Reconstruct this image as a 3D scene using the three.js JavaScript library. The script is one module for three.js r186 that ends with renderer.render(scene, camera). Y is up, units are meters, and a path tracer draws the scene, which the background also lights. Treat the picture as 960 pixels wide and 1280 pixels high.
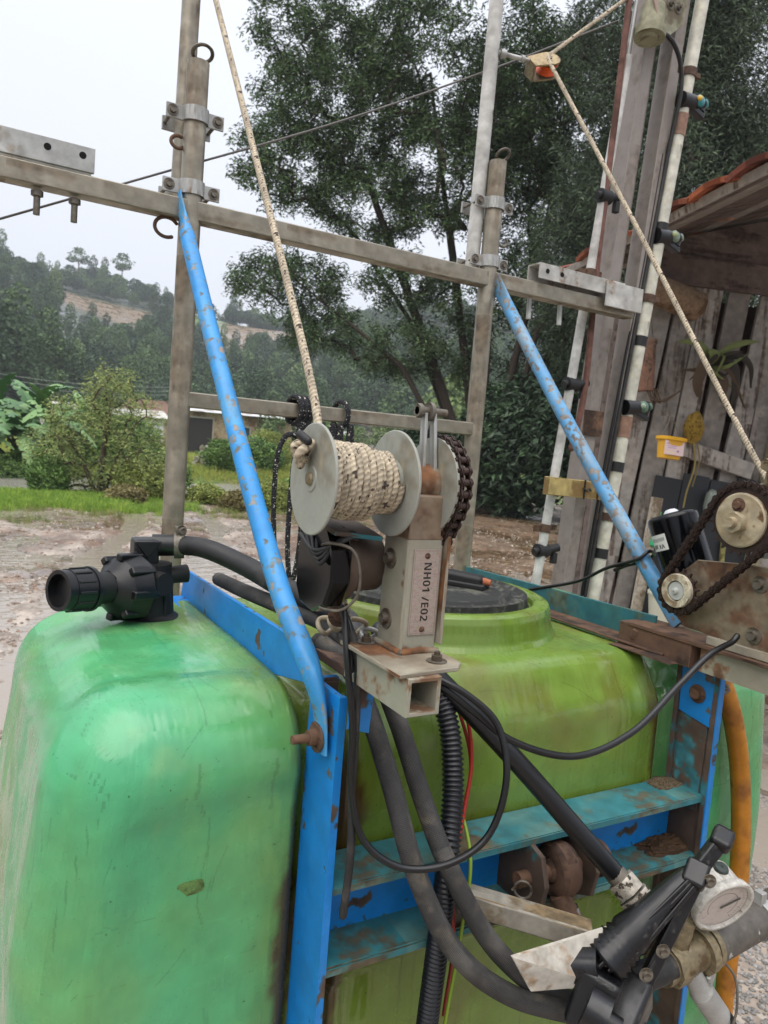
import * as THREE from 'three';
import { RoundedBoxGeometry } from 'three/addons/geometries/RoundedBoxGeometry.js';
import { mergeGeometries, mergeVertices } from 'three/addons/utils/BufferGeometryUtils.js';

// ---------- camera, sky, sun, exposure ----------
const scene = new THREE.Scene();
const camera = new THREE.PerspectiveCamera(69.65, 0.75, 0.05, 2000);
camera.position.set(0, 1.62, 0);
camera.up.set(-0.027, 0.993, -0.115);
camera.lookAt(0.494, 1.62 - 0.086, -0.865);
camera.focus = 0.92; camera.userData.fStop = 14;            // a phone lens: the far wood is a touch soft
const renderer = new THREE.WebGLRenderer({ antialias: true });
renderer.setSize(768, 1024);
renderer.toneMapping = THREE.LinearToneMapping;
renderer.toneMappingExposure = 2.15;
renderer.shadowMap.enabled = true;
{
  // an overcast sky, brighter towards the zenith, with faint soft cloud
  const W = 256, H = 128, d = new Float32Array(W * H * 4);
  for (let j = 0; j < H; j++) for (let i = 0; i < W; i++) {
    const el = ((j + 0.5) / H - 0.5) * Math.PI, az = (i / W) * 2 * Math.PI;
    const s = Math.max(0, Math.sin(el));
    const c = Math.sin(az * 3 + 1.3 + 2 * s) * Math.sin(el * 9 + Math.cos(az * 2) * 1.4) * 0.055 + Math.sin(az * 7 + el * 14) * 0.012;
    const l = (0.43 + 0.6 * s * s * s) * (1 + c);
    const k = (j * W + i) * 4;
    d[k] = l * 0.955; d[k + 1] = l * 1.0; d[k + 2] = l * 1.1; d[k + 3] = 1;
  }
  const t = new THREE.DataTexture(d, W, H, THREE.RGBAFormat, THREE.FloatType);
  t.mapping = THREE.EquirectangularReflectionMapping; t.magFilter = t.minFilter = THREE.LinearFilter; t.wrapS = THREE.RepeatWrapping; t.needsUpdate = true;
  scene.background = t; scene.environment = t;
}
const sun = new THREE.DirectionalLight(0xfff6ea, 1.4);
sun.position.set(-4, 11, 3); sun.castShadow = true; sun.shadow.radius = 130;
sun.shadow.mapSize.set(2048, 2048);
Object.assign(sun.shadow.camera, { left: -20, right: 20, top: 20, bottom: -20, near: 0.1, far: 60 });
scene.add(sun); scene.add(sun.target);

// ---------- helpers ----------
const V = (x, y, z) => new THREE.Vector3(x, y, z);
const A = p => Array.isArray(p) ? V(...p) : p;
let seed = 12345;
const rnd = () => { seed |= 0; seed = seed + 0x6D2B79F5 | 0; let t = Math.imul(seed ^ seed >>> 15, 1 | seed); t = t + Math.imul(t ^ t >>> 7, 61 | t) ^ t; return ((t ^ t >>> 14) >>> 0) / 4294967296; };
const rr = (a, b) => a + (b - a) * rnd();
const pick = a => a[Math.floor(rnd() * a.length)];
const clamp = (x, a = 0, b = 1) => Math.min(b, Math.max(a, x));
const sst = (a, b, x) => { const t = clamp((x - a) / (b - a)); return t * t * (3 - 2 * t); };
const mix = (a, b, t) => a + (b - a) * t;
const mix3 = (a, b, t) => [mix(a[0], b[0], t), mix(a[1], b[1], t), mix(a[2], b[2], t)];
const PT = new Float32Array(65536); for (let i = 0; i < 65536; i++) PT[i] = rnd();
const hash2 = (x, y) => PT[((x * 73 + y * 9157 + (x * y) % 97 * 31) % 65536 + 65536) % 65536];
function vn(x, y, per) {                          // tileable value noise
  const xi = Math.floor(x), yi = Math.floor(y), fx = x - xi, fy = y - yi;
  const u = fx * fx * (3 - 2 * fx), v = fy * fy * (3 - 2 * fy), m = n => ((n % per) + per) % per;
  const a = hash2(m(xi), m(yi)), b = hash2(m(xi + 1), m(yi)), c = hash2(m(xi), m(yi + 1)), e = hash2(m(xi + 1), m(yi + 1));
  return a + (b - a) * u + (c - a) * v + (a - b - c + e) * u * v;
}
function fbm(u, v, f, oct = 4, fy = f) {           // u, v in 0..1, tiles
  let s = 0, a = 0.5, n = 0;
  for (let o = 0; o < oct; o++) { s += a * vn(u * f + o * 17, v * fy + o * 5, Math.max(f, fy)); n += a; a *= 0.55; f *= 2; fy *= 2; }
  return s / n;
}
function n3(x, y, z) {                             // 3-D value noise
  const xi = Math.floor(x), yi = Math.floor(y), zi = Math.floor(z), fx = x - xi, fy = y - yi, fz = z - zi;
  const s = t => t * t * (3 - 2 * t), h = (a, b, c) => hash2(a + c * 131, b + c * 57);
  const u = s(fx), v = s(fy), w = s(fz), L = (a, b, t) => a + (b - a) * t;
  return L(L(L(h(xi, yi, zi), h(xi + 1, yi, zi), u), L(h(xi, yi + 1, zi), h(xi + 1, yi + 1, zi), u), v),
    L(L(h(xi, yi, zi + 1), h(xi + 1, yi, zi + 1), u), L(h(xi, yi + 1, zi + 1), h(xi + 1, yi + 1, zi + 1), u), v), w);
}
const f3 = (x, y, z, f, o = 3) => { let s = 0, a = 0.5, n = 0; for (let i = 0; i < o; i++) { s += a * n3(x * f + i * 9.1, y * f + i * 3.7, z * f); n += a; a *= 0.5; f *= 2.03; } return s / n; };
const hex = h => [(h >> 16 & 255) / 255, (h >> 8 & 255) / 255, (h & 255) / 255];
const lin = c => c.map(x => x <= 0.04045 ? x / 12.92 : Math.pow((x + 0.055) / 1.055, 2.4));
function dataTex(size, fn, srgb = true, size2 = size) {
  const d = new Uint8Array(size * size2 * 4);
  for (let j = 0; j < size2; j++) for (let i = 0; i < size; i++) {
    const c = fn(i / size, j / size2), k = (j * size + i) * 4;
    d[k] = clamp(c[0]) * 255; d[k + 1] = clamp(c[1]) * 255; d[k + 2] = clamp(c[2]) * 255; d[k + 3] = 255;
  }
  const t = new THREE.DataTexture(d, size, size2, THREE.RGBAFormat);
  t.wrapS = t.wrapT = THREE.RepeatWrapping; t.magFilter = THREE.LinearFilter; t.minFilter = THREE.LinearMipmapLinearFilter; t.generateMipmaps = true;
  if (srgb) t.colorSpace = THREE.SRGBColorSpace; t.needsUpdate = true; return t;
}
// A worn surface: a base colour with mottling, streaks, rust or dirt patches that have their own edges.
const lite = {};
function litemat(base, o) {                         // small things share one mottled texture, tinted
  const size = o.size ?? 0.5;
  if (!lite[size]) { const m = dataTex(256, (u, v) => { const n = fbm(u, v, 7, 5), s = fbm(u + 0.3, v, 40, 2), k = sst(0.5, 0.66, n * 0.8 + s * 0.2); return mix3([0.82 + 0.3 * (s - 0.5), 0.82 + 0.3 * (s - 0.5), 0.82 + 0.3 * (s - 0.5)], [0.5, 0.43, 0.36], k * 0.75); }); m.repeat.set(1 / size, 1 / size); lite[size] = m; }
  const c = new THREE.Color(base).multiplyScalar(1.45); return new THREE.MeshStandardMaterial({ color: c, map: lite[size], roughness: clamp((o.rough ?? 0.5) + 0.08), metalness: (o.metal ?? 0) * 0.8 });
}
function worn(base, o = {}) {
  if (o.px && o.px <= 192) return litemat(base, o);
  const { rust = 0x6b4630, amount = 0.2, soft = 0.06, f = 6, fy = f, dirt = 0x6f6350, dirtAmt = 0.35, rough = 0.5, metal = 0, size = 0.5, px = 320, bump = 0.0006, speck = 0.04, off = 0, mott = 0.16 } = o;
  const B = hex(base), R = hex(rust), D = hex(dirt), th = 1 - amount;
  const mask = (u, v) => { const n = fbm(u + off, v + off * 0.7, f, 5, fy) * 0.8 + fbm(u, v, 40, 3) * 0.2; return sst(th * 0.62 + 0.19 - soft, th * 0.62 + 0.19 + soft, n); };
  const map = dataTex(px, (u, v) => {
    const m = mask(u, v), dn = sst(0.45, 0.75, fbm(u + 0.37, v + off, 5, 5, 9)) * dirtAmt;
    let c = mix3(B, D, dn); const g = 1 + (fbm(u, v, 24, 3) - 0.5) * 2 * mott + (hash2(Math.floor(u * px), Math.floor(v * px)) - 0.5) * speck;
    const r2 = 0.65 + 0.7 * fbm(u, v, 30, 3);
    c = mix3(c.map(x => x * g), R.map(x => x * r2), m);
    return c;
  });
  const rm = dataTex(256, (u, v) => { const m = mask(u, v), n = fbm(u, v, 16, 3); return [n * 0.35 + 0.65 * (1 - m) * 0.7 + 0.1, clamp(mix(rough, 0.92, m) + (n - 0.5) * 0.25), metal * (1 - m), 1]; }, false);
  for (const t of [map, rm]) t.repeat.set(1 / size, 1 / size);
  return new THREE.MeshStandardMaterial({ map, roughnessMap: rm, metalnessMap: metal ? rm : null, roughness: 1, metalness: metal ? 1 : 0, bumpMap: rm, bumpScale: bump });
}
const plain = (c, rough = 0.6, metal = 0, extra = {}) => new THREE.MeshStandardMaterial({ color: c, roughness: rough, metalness: metal, ...extra });

// geometry in world metres
function uvBox(g) {
  if (g.index) g = g.toNonIndexed();
  const p = g.attributes.position, n = p.count, uv = new Float32Array(n * 2), a = V(), b = V(), c = V();
  for (let i = 0; i < n; i += 3) {
    a.fromBufferAttribute(p, i); b.fromBufferAttribute(p, i + 1); c.fromBufferAttribute(p, i + 2);
    const N = b.clone().sub(a).cross(c.clone().sub(a)), x = Math.abs(N.x), y = Math.abs(N.y), z = Math.abs(N.z);
    [a, b, c].forEach((q, k) => { const [s, t] = x >= y && x >= z ? [q.z, q.y] : y >= z ? [q.x, q.z] : [q.x, q.y]; uv[(i + k) * 2] = s + 0.37 * x / (x + y + z + 1e-9); uv[(i + k) * 2 + 1] = t; });
  }
  g.setAttribute('uv', new THREE.BufferAttribute(uv, 2)); return g;
}
const strip = g => { if (g.index) g = g.toNonIndexed(); for (const k of Object.keys(g.attributes)) if (!['position', 'normal', 'uv'].includes(k)) g.deleteAttribute(k); return g; };
const merge = l => mergeGeometries(l.map(strip), false);
function box(c, s, r = 0.002, e = null) {
  const m = Math.min(...s); const g = r > 0 && m > r * 2.2 ? new RoundedBoxGeometry(s[0], s[1], s[2], 1, r) : new THREE.BoxGeometry(...s);
  if (e) g.applyMatrix4(new THREE.Matrix4().makeRotationFromEuler(new THREE.Euler(...e)));
  g.translate(...c); return uvBox(g);
}
function frameOf(a, b, up = V(0, 1, 0)) {
  const y = b.clone().sub(a).normalize(); let x = up.clone().cross(y); if (x.lengthSq() < 1e-6) x = V(1, 0, 0).cross(y); x.normalize(); const z = x.clone().cross(y);
  return new THREE.Matrix4().makeBasis(x, y, z).setPosition(a.clone().add(b).multiplyScalar(0.5));
}
function bar(a, b, w, h, up, r = 0.002) {          // box beam from a to b; w is across, h along up
  a = A(a); b = A(b); const g0 = new RoundedBoxGeometry(w, a.distanceTo(b), h, 1, Math.min(r, w * 0.4, h * 0.4)); const g = uvBox(g0); g.applyMatrix4(frameOf(a, b, up ? A(up) : undefined)); return g;
}
function cyl(a, b, r1, r2 = r1, seg = 20, open = false) {
  a = A(a); b = A(b); const L = a.distanceTo(b), g = new THREE.CylinderGeometry(r2, r1, L, seg, 1, open); const u = g.attributes.uv; for (let i = 0; i < u.count; i++) u.setXY(i, u.getX(i) * 6.28 * r1, u.getY(i) * L);
  g.applyMatrix4(frameOf(a, b)); return strip(g);
}
function pipe(a, b, r, t, seg = 24) {              // hollow pipe with a wall
  a = A(a); b = A(b); const L = a.distanceTo(b), pts = [[r - t, 0], [r, 0], [r, L], [r - t, L], [r - t, 0]].map(q => new THREE.Vector2(...q));
  const gs = []; for (let i = 0; i < 4; i++) gs.push(new THREE.LatheGeometry([pts[i], pts[i + 1]], seg));
  const g = merge(gs); const u = g.attributes.uv; for (let i = 0; i < u.count; i++) u.setXY(i, u.getX(i) * 6.28 * r, u.getY(i) * L);
  g.translate(0, -L / 2, 0); g.applyMatrix4(frameOf(a, b)); return g;
}
function tube(pts, r, n = 60, rad = 10, closed = false) {
  const c = new THREE.CatmullRomCurve3(pts.map(A), closed, 'centripetal'), L = c.getLength(), g = new THREE.TubeGeometry(c, n, r, rad, closed);
  const u = g.attributes.uv; for (let i = 0; i < u.count; i++) u.setXY(i, u.getX(i) * L, u.getY(i) * 6.28 * r);
  if (closed) return strip(g);
  const e0 = new THREE.SphereGeometry(r, rad, 5), e1 = e0.clone(); e0.translate(...c.getPoint(0).toArray()); e1.translate(...c.getPoint(1).toArray());
  return merge([g, e0, e1]);
}
function lathe(profile, axisFrom, axisDir, seg = 40) { // profile [[r, h]...] along axisDir from axisFrom
  const g = new THREE.LatheGeometry(profile.map(q => new THREE.Vector2(...q)), seg);
  const q = new THREE.Quaternion().setFromUnitVectors(V(0, 1, 0), A(axisDir).normalize());
  g.applyQuaternion(q); g.translate(...A(axisFrom).toArray()); return uvBox(g);
}
// sharp-cornered lathe: every profile segment gets its own normals
function latheS(profile, from, dir, seg = 36) { const l = []; for (let i = 0; i + 1 < profile.length; i++) l.push(lathe([profile[i], profile[i + 1]], from, dir, seg)); return merge(l); }
function ext(shape, depth, bevel = 0.001, seg = 6) { return uvBox(new THREE.ExtrudeGeometry(shape, { depth: depth - 2 * bevel, bevelEnabled: bevel > 0, bevelSize: bevel, bevelThickness: bevel, bevelSegments: 1, curveSegments: seg }).translate(0, 0, bevel)); }
const poly = pts => { const s = new THREE.Shape(); pts.forEach((p, i) => i ? s.lineTo(...p) : s.moveTo(...p)); s.closePath(); return s; };
// shape drawn in the (z, y) plane of a face that looks along -X; extruded in +X from x
function extX(pts, x, depth, bevel = 0.001) { const s = pts instanceof THREE.Shape ? pts : poly(pts); const g = ext(s, depth, bevel); g.applyMatrix4(new THREE.Matrix4().makeBasis(V(0, 0, 1), V(0, 1, 0), V(-1, 0, 0))); g.translate(x + depth, 0, 0); return uvBox(g); }
function extZ(pts, z, depth, bevel = 0.001) { const g = ext(pts instanceof THREE.Shape ? pts : poly(pts), depth, bevel); g.translate(0, 0, z); return uvBox(g); }
function bolt(p, dir, s = 0.008, shank = 0) {       // hex head with washer
  p = A(p); const d = A(dir).clone().normalize(), at = k => p.clone().addScaledVector(d, k);
  const l = [cyl(at(0), at(s * 0.22), s * 1.7, s * 1.7, 18), cyl(at(s * 0.22), at(s * 1.1), s, s * 0.96, 6)];
  if (shank) l.push(cyl(at(s * 1.1), at(s * 1.1 + shank), s * 0.55, s * 0.5, 10));
  return merge(l);
}
// ---------- scene graph ----------
const base = new Map(), taken = {};
function numbered(n) { taken[n] = (taken[n] ?? -1) + 1; return taken[n] ? `${n}_${String(taken[n]).padStart(3, '0')}` : n; }
function thing(name, label, category, pos = [0, 0, 0], group) {
  const o = new THREE.Group(); o.name = numbered(name); o.position.set(...pos); base.set(o, V(...pos)); o.userData = { label, category }; if (group) o.userData.group = group; scene.add(o); return o;
}
function part(parent, name, geo, mat, label) {
  const b = base.get(parent) ?? V(); const g = geo.clone ? geo : geo; if (b.lengthSq()) g.translate(-b.x, -b.y, -b.z);
  const m = new THREE.Mesh(g, mat); m.name = name; parent.add(m); base.set(m, b); if (label) m.userData.label = label; return m;
}
function sub(parent, name) { const o = new THREE.Group(); o.name = name; parent.add(o); base.set(o, base.get(parent) ?? V()); return o; }
function single(name, label, category, geo, mat, group) { const m = new THREE.Mesh(geo, mat); m.name = numbered(name); m.userData = { label, category }; if (group) m.userData.group = group; scene.add(m); base.set(m, V()); return m; }
function setting(name, geo, mat) { const m = new THREE.Mesh(geo, mat); m.name = name; m.userData = { kind: 'structure' }; scene.add(m); base.set(m, V()); return m; }

// ---------- materials ----------
const M = {
  post: worn(0x8f887a, { rust: 0x6f6354, amount: 0.27, soft: 0.16, f: 14, fy: 3, dirt: 0xa59e90, dirtAmt: 0.5, rough: 0.4, metal: 0.6, off: 0.1 }),
  galv: worn(0xa9a9a6, { rust: 0x7a6a58, amount: 0.14, soft: 0.1, dirt: 0x86857f, dirtAmt: 0.6, rough: 0.45, metal: 0.45, off: 0.3 }),
  whitePole: worn(0xb9b8b4, { rust: 0x7d6b5b, amount: 0.16, f: 9, fy: 5, dirt: 0x8d8a84, dirtAmt: 0.6, rough: 0.55, off: 0.6 }),
  blue: worn(0x1478c2, { rust: 0x4f4038, amount: 0.2, soft: 0.03, f: 15, dirt: 0x2b6f9e, dirtAmt: 0.35, rough: 0.42, off: 0.2, mott: 0.08 }),
  blueBrace: worn(0x2583c4, { rust: 0x84786f, amount: 0.27, soft: 0.07, f: 52, fy: 60, dirt: 0x5d93b4, dirtAmt: 0.5, rough: 0.45, off: 0.5, mott: 0.1 }),
  blueWorn: worn(0x4c88b4, { rust: 0x7a726c, amount: 0.39, soft: 0.06, f: 52, fy: 60, dirt: 0x8a949c, dirtAmt: 0.7, rough: 0.5, off: 0.15, mott: 0.12 }),
  teal: worn(0x2f6f76, { rust: 0x564c3a, amount: 0.47, soft: 0.08, f: 6, dirt: 0x5f7f78, dirtAmt: 0.7, rough: 0.6, off: 0.8 }),
  tealDark: worn(0x255f68, { rust: 0x4a5a4c, amount: 0.4, soft: 0.1, f: 5, dirt: 0x3d6a60, dirtAmt: 0.7, rough: 0.6, off: 0.45 }),
  brownSteel: worn(0x524339, { rust: 0x2f6b74, amount: 0.3, soft: 0.05, f: 6, dirt: 0x33281f, dirtAmt: 0.6, rough: 0.7, off: 0.15 }),
  rust: worn(0x5a4233, { rust: 0x33251d, amount: 0.4, soft: 0.12, f: 10, dirt: 0x7a5a40, dirtAmt: 0.6, rough: 0.8, off: 0.25 }),
  winch: worn(0x918f80, { rust: 0x6f523b, amount: 0.28, soft: 0.04, f: 7, dirt: 0x83796a, dirtAmt: 0.45, rough: 0.5, off: 0.7, mott: 0.06 }),
  winchRust: worn(0x8f897a, { rust: 0x6d492f, amount: 0.42, soft: 0.07, f: 7, dirt: 0x6f5f4d, dirtAmt: 0.6, rough: 0.65, off: 0.33 }),
  flange: worn(0x92948c, { rust: 0x77705f, amount: 0.26, soft: 0.14, f: 6, dirt: 0x84857d, dirtAmt: 0.5, rough: 0.5, off: 0.9, mott: 0.05 }),
  chain: worn(0x3c2c26, { rust: 0x5a4036, amount: 0.4, f: 40, dirt: 0x241a17, dirtAmt: 0.6, rough: 0.5, metal: 0.3, off: 0.4, size: 0.2, px: 192 }),
  bolt: worn(0x6f695f, { rust: 0x6a5240, amount: 0.25, f: 20, dirt: 0xa59c88, rough: 0.4, metal: 0.5, size: 0.2, px: 192, off: 0.44 }),
  hub: worn(0x9f947c, { rust: 0x6a5238, amount: 0.26, f: 9, dirt: 0x8a7a5c, dirtAmt: 0.6, rough: 0.6, off: 0.66, size: 0.25, px: 256 }),
  black: plain(0x0c0d10, 0.36), blackMatt: plain(0x131415, 0.6), gloss: new THREE.MeshPhysicalMaterial({ color: 0x040508, roughness: 0.14, specularIntensity: 0.6 }),
  rubber: worn(0x1e1e1f, { rust: 0x4c4843, amount: 0.2, soft: 0.15, f: 10, dirt: 0x3d3b38, dirtAmt: 0.6, rough: 0.55, off: 0.77, size: 0.3, px: 256, bump: 0.0004 }),
  chrome: plain(0xb8b8b6, 0.22, 0.9),
  brass: worn(0x867a60, { rust: 0x5d5140, amount: 0.3, f: 12, rough: 0.45, metal: 0.5, size: 0.2, px: 192 }),
};
{
  // braided hose: fine diagonal weave
  const t = dataTex(128, (u, v) => { const w = Math.sin((u * 16 + v * 16) * 6.283) * Math.sin((u * 16 - v * 16) * 6.283); const n = fbm(u, v, 8, 3); return [0.5 + 0.35 * w + 0.3 * (n - 0.5), 0, 0]; }, false);
  t.repeat.set(16, 16);
  M.hose = worn(0x363534, { rust: 0x6b6152, amount: 0.16, soft: 0.15, f: 6, dirt: 0x6a6760, dirtAmt: 0.5, rough: 0.75, off: 0.12, size: 0.3, px: 256 });
  M.hose.bumpMap = t; M.hose.bumpScale = 0.0012;
  // rope: twisted pale strands with black flecks
  const ropeFn = (c1, c2, p) => (u, v) => { const s = 0.5 + 0.5 * Math.sin((u * 30 + v * 4) * 6.283), f = fbm(u, v, 14, 4); const k = vn(u * 34 + v * 4, v * 20 + Math.floor(u * 34) * 3.3, 64) > p ? 1 : 0; return mix3(hex(c1).map(x => x * (0.62 + 0.2 * s + 0.4 * f)), hex(c2), k); };
  const mk = (c1, c2, p) => { const m = dataTex(256, ropeFn(c1, c2, p)); m.repeat.set(6, 16); const b = dataTex(128, (u, v) => { const s = 0.5 + 0.5 * Math.sin((u * 30 + v * 4) * 6.283); return [s, s, s]; }, false); b.repeat.set(6, 16); return new THREE.MeshStandardMaterial({ map: m, roughness: 0.95, bumpMap: b, bumpScale: 0.001 }); };
  M.rope = mk(0xb5a892, 0x443b35, 0.84); M.ropeBlack = mk(0x26262a, 0xb9b4a8, 0.83);
}
// ---------- ground, pond ----------
const AZ = (x, z) => Math.atan2(x, -z) * 57.2958, DIST = (x, z) => Math.hypot(x, z);
const pondS = (x, z) => { const zc = -22.4 - 0.22 * (x - 2) - 0.5 * Math.sin(x * 0.5), t = Math.abs(z - zc) / (2.6 + 0.3 * Math.sin(x * 0.8)); const e = x < 10.5 && x > -9 ? 1 : 0; return e * (1 - sst(0.75, 1.15, t)); };
const hillH = (x, z) => { const d = DIST(x, z), az = AZ(x, z); return 62 * sst(85, 380, d) * (0.93 + 0.1 * Math.sin(az * 0.21 + 1) + 0.05 * Math.sin(d * 0.03 + az * 0.3)) * (Math.abs(az - 20) < 70 ? 1 : 0.5); };
function groundH(x, z) {
  const d = DIST(x, z); let h = hillH(x, z);
  h += (f3(x, 0, z, 0.35, 3) - 0.5) * 0.16 * sst(3, 10, d) + (f3(x, 1, z, 2.2, 3) - 0.5) * 0.06 + (f3(x * 1.6, 6, z * 0.6, 7, 2) - 0.5) * 0.03 * sst(2, 5, d) * (1 - sst(18, 24, d));
  if (z < -4 && z > -16) { const xc = 1.25 + (-6 - z) * 0.27 + 0.12 * Math.sin(z * 0.9), rut = o => { const t = (x - xc - o) / 0.17; return Math.exp(-t * t) * 0.07 - Math.exp(-Math.pow((Math.abs(x - xc - o) - 0.3) / 0.1, 2)) * 0.025; }; h -= (rut(-0.7) + rut(0.7)) * sst(-4, -6, z) * (1 - sst(-14, -16, z)) * (0.7 + 0.6 * n3(x, 2, z * 1.5)); }
  h -= 0.5 * pondS(x, z);
  h -= 0.14 * sst(-17.0, -19, z + 0.22 * (x - 2)) * (1 - sst(-24, -27, z));
  return h;
}
const zoneGrass = (x, z) => { const n = (f3(x, 3, z, 0.7, 3) - 0.5) * 3.6 + (f3(x, 8, z, 3.5, 2) - 0.5) * 1.2; const near = sst(-14.3, -15.3, z + n) * (1 - sst(3.0, 4.2, x + n * 0.6)); const far = sst(-22.2, -23, z + n * 0.3); const right = sst(-17, -18.5, z + n) * (1 - sst(8, 10, x + n)); return clamp(Math.max(near, far, right)); };
const zoneLitter = (x, z) => { const n = (f3(x, 5, z, 0.6, 3) - 0.5) * 3; return sst(3.6, 6.5, x + n * 0.6 + (z + 10) * 0.12) * (1 - sst(-18, -21, z)) * (z < -3 ? 1 : 0); };
{
  const radii = []; for (let r = 0.4; r < 900; r *= r > 2 && r < 22 ? 1.016 : 1.042) radii.push(r);
  const angs = []; for (let a = -12; a < 70; a += 0.3) angs.push(a); for (let a = 70; a < 348; a += 4) angs.push(a); angs.push(348);
  const n = angs.length, pos = [], col = [], uv = [], idx = [];
  const C = { dirt: lin(hex(0x988a7f)), grey: lin(hex(0x938c86)), mud: lin(hex(0x7a5f4c)), grass: lin(hex(0x668533)), grass2: lin(hex(0x8a8c44)), litter: lin(hex(0x6f5a44)), field: lin(hex(0x84725a)), forest: lin(hex(0x33442b)), road: lin(hex(0x7d7a78)), paintedSheen: lin(hex(0xaea69e)), wetmud: lin(hex(0x6d5747)) };
  for (const r of [0, ...radii]) for (const a of angs) {
    const x = Math.sin(a / 57.2958) * r, z = -Math.cos(a / 57.2958) * r, d = r; pos.push(x, groundH(x, z), z); uv.push(x, z);
    const n1 = f3(x, 0, z, 0.55, 4), n2 = f3(x, 9, z, 1.7, 3);
    let c = mix3(C.dirt, C.grey, sst(0.4, 0.6, n1)); c = mix3(c, C.mud, sst(0.52, 0.66, n2) * 0.6 * sst(-4, -9, z));
    c = mix3(c, C.mud, sst(-9.5, -13, z) * sst(0.42, 0.6, n1) * 0.8);
    { const w = (x + z * 0.32), sl = f3(w * 2.2, 2, z * 0.7, 0.8, 4) * 0.75 + f3(x, 4, z, 4, 3) * 0.25; c = mix3(c, C.paintedSheen, sst(0.5, 0.56, sl) * 0.75); c = mix3(c, C.wetmud, sst(0.5, 0.56, 1 - sl) * 0.5 * sst(0.4, 0.5, n2)); }  // pale streaks paint the sky sheen of wet ground into the vertex colour
    c = mix3(c, C.litter, zoneLitter(x, z) * 0.85);
    const g = zoneGrass(x, z); c = mix3(c, mix3(C.grass, C.grass2, sst(-22, -26, z) * sst(0.35, 0.65, n1)), g);
    if (d > 70) { c = mix3(c, C.forest, sst(90, 120, d)); const az = a; const fld = sst(4.6, 5.6, az + (n1 - 0.5)) * (1 - sst(10.8, 11.8, az)) * sst(246, 256, d) * (1 - sst(296, 305, d)) + sst(16, 17, az) * (1 - sst(24, 25, az)) * sst(240, 250, d) * (1 - sst(300, 310, d)); c = mix3(c, C.field, clamp(fld)); c = mix3(c, C.grass, sst(12, 13, az) * (1 - sst(16, 17, az)) * sst(280, 290, d) * 0.8); }
    if (d > 30 && d < 190) { const w = Math.abs(a - (27 + 0.01 * d)); c = mix3(c, C.road, 1 - sst(0.8, 1.1, w)); c = mix3(c, lin(hex(0x86b83a)), sst(1.0, 1.3, w) * (1 - sst(3, 3.6, w)) * sst(80, 95, d) * (1 - sst(120, 130, d))); }
    col.push(...c);
  }
  for (let i = 0; i < radii.length; i++) for (let k = 0; k < n; k++) { const k2 = (k + 1) % n, a = i * n + k, b = i * n + k2, c = a + n, d = b + n; idx.push(a, c, b, b, c, d); }
  const g = new THREE.BufferGeometry(); g.setAttribute('position', new THREE.Float32BufferAttribute(pos, 3)); g.setAttribute('color', new THREE.Float32BufferAttribute(col, 3)); g.setAttribute('uv', new THREE.Float32BufferAttribute(uv, 2)); g.setIndex(idx); g.computeVertexNormals();
  { const nn = g.attributes.normal; let s = 0; for (let i = 0; i < nn.count; i++) s += nn.getY(i); if (s < 0) { g.setIndex(idx.map((v, i) => i % 3 === 1 ? idx[i + 1] : i % 3 === 2 ? idx[i - 1] : v)); g.computeVertexNormals(); } }
  const cells = 46, px = []; for (let i = 0; i < cells * cells; i++) px.push([rnd(), rnd(), rnd()]);
  const worley = (u, v) => { const x = u * cells, y = v * cells, xi = Math.floor(x), yi = Math.floor(y); let m = 9, id = 0; for (let a = -1; a <= 1; a++) for (let b = -1; b <= 1; b++) { const q = ((xi + a + cells) % cells) + ((yi + b + cells) % cells) * cells, p = px[q], d = Math.hypot(xi + a + p[0] - x, yi + b + p[1] - y); if (d < m) { m = d; id = p[2]; } } return [m, id]; };
  const cache = new Map(), W = 768;
  const map = dataTex(W, (u, v) => { const [m, id] = worley(u, v), n = fbm(u, v, 12, 5), s = fbm(u + 0.3, v, 90, 2); const peb = id > 0.72 ? sst(0.32, 0.18, m) : 0; const k = 0.84 + 0.5 * (n - 0.5) + 0.28 * (s - 0.5) + peb * (0.2 * id - 0.06); return [k * 1.03, k, k * 0.97]; });
  map.repeat.set(1 / 2.6, 1 / 2.6);
  const bump = dataTex(512, (u, v) => { const [m, id] = worley(u, v), n = fbm(u, v, 10, 5); const peb = id > 0.72 ? sst(0.35, 0.1, m) : 0; const k = n * 0.8 + peb * 0.2; return [k, k, k]; }, false); bump.repeat.set(1 / 2.6, 1 / 2.6);
  // wet hollows shine, dry crumbs do not
  const rough = dataTex(512, (u, v) => { const n = fbm(u, v, 7, 5), w = sst(0.42, 0.54, n); const r = mix(0.75, 0.1, w * 0.95) + (fbm(u, v, 60, 2) - 0.5) * 0.2; return [r, clamp(r, 0.08, 1), 0]; }, false); rough.repeat.set(1 / 11, 1 / 11);
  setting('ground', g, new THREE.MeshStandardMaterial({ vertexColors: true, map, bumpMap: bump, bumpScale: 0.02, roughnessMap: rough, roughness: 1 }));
  const w = new THREE.PlaneGeometry(24, 12, 1, 1).rotateX(-Math.PI / 2); w.translate(1.5, -0.15, -22.2);
  const wb = dataTex(256, (u, v) => { const k = fbm(u, v, 12, 4, 30); return [k, k, k]; }, false); wb.repeat.set(6, 6);
  const pw = new THREE.PlaneGeometry(11, 13, 1, 1).rotateX(-Math.PI / 2); pw.translate(2.2, 0.002, -8.2);
  setting('puddle_water', pw, new THREE.MeshStandardMaterial({ color: 0x8f857a, roughness: 0.07, bumpMap: wb, bumpScale: 0.006 }));
  setting('pond_water', w, new THREE.MeshStandardMaterial({ color: 0x8f8c82, roughness: 0.12, bumpMap: wb, bumpScale: 0.035 }));
}
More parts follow.
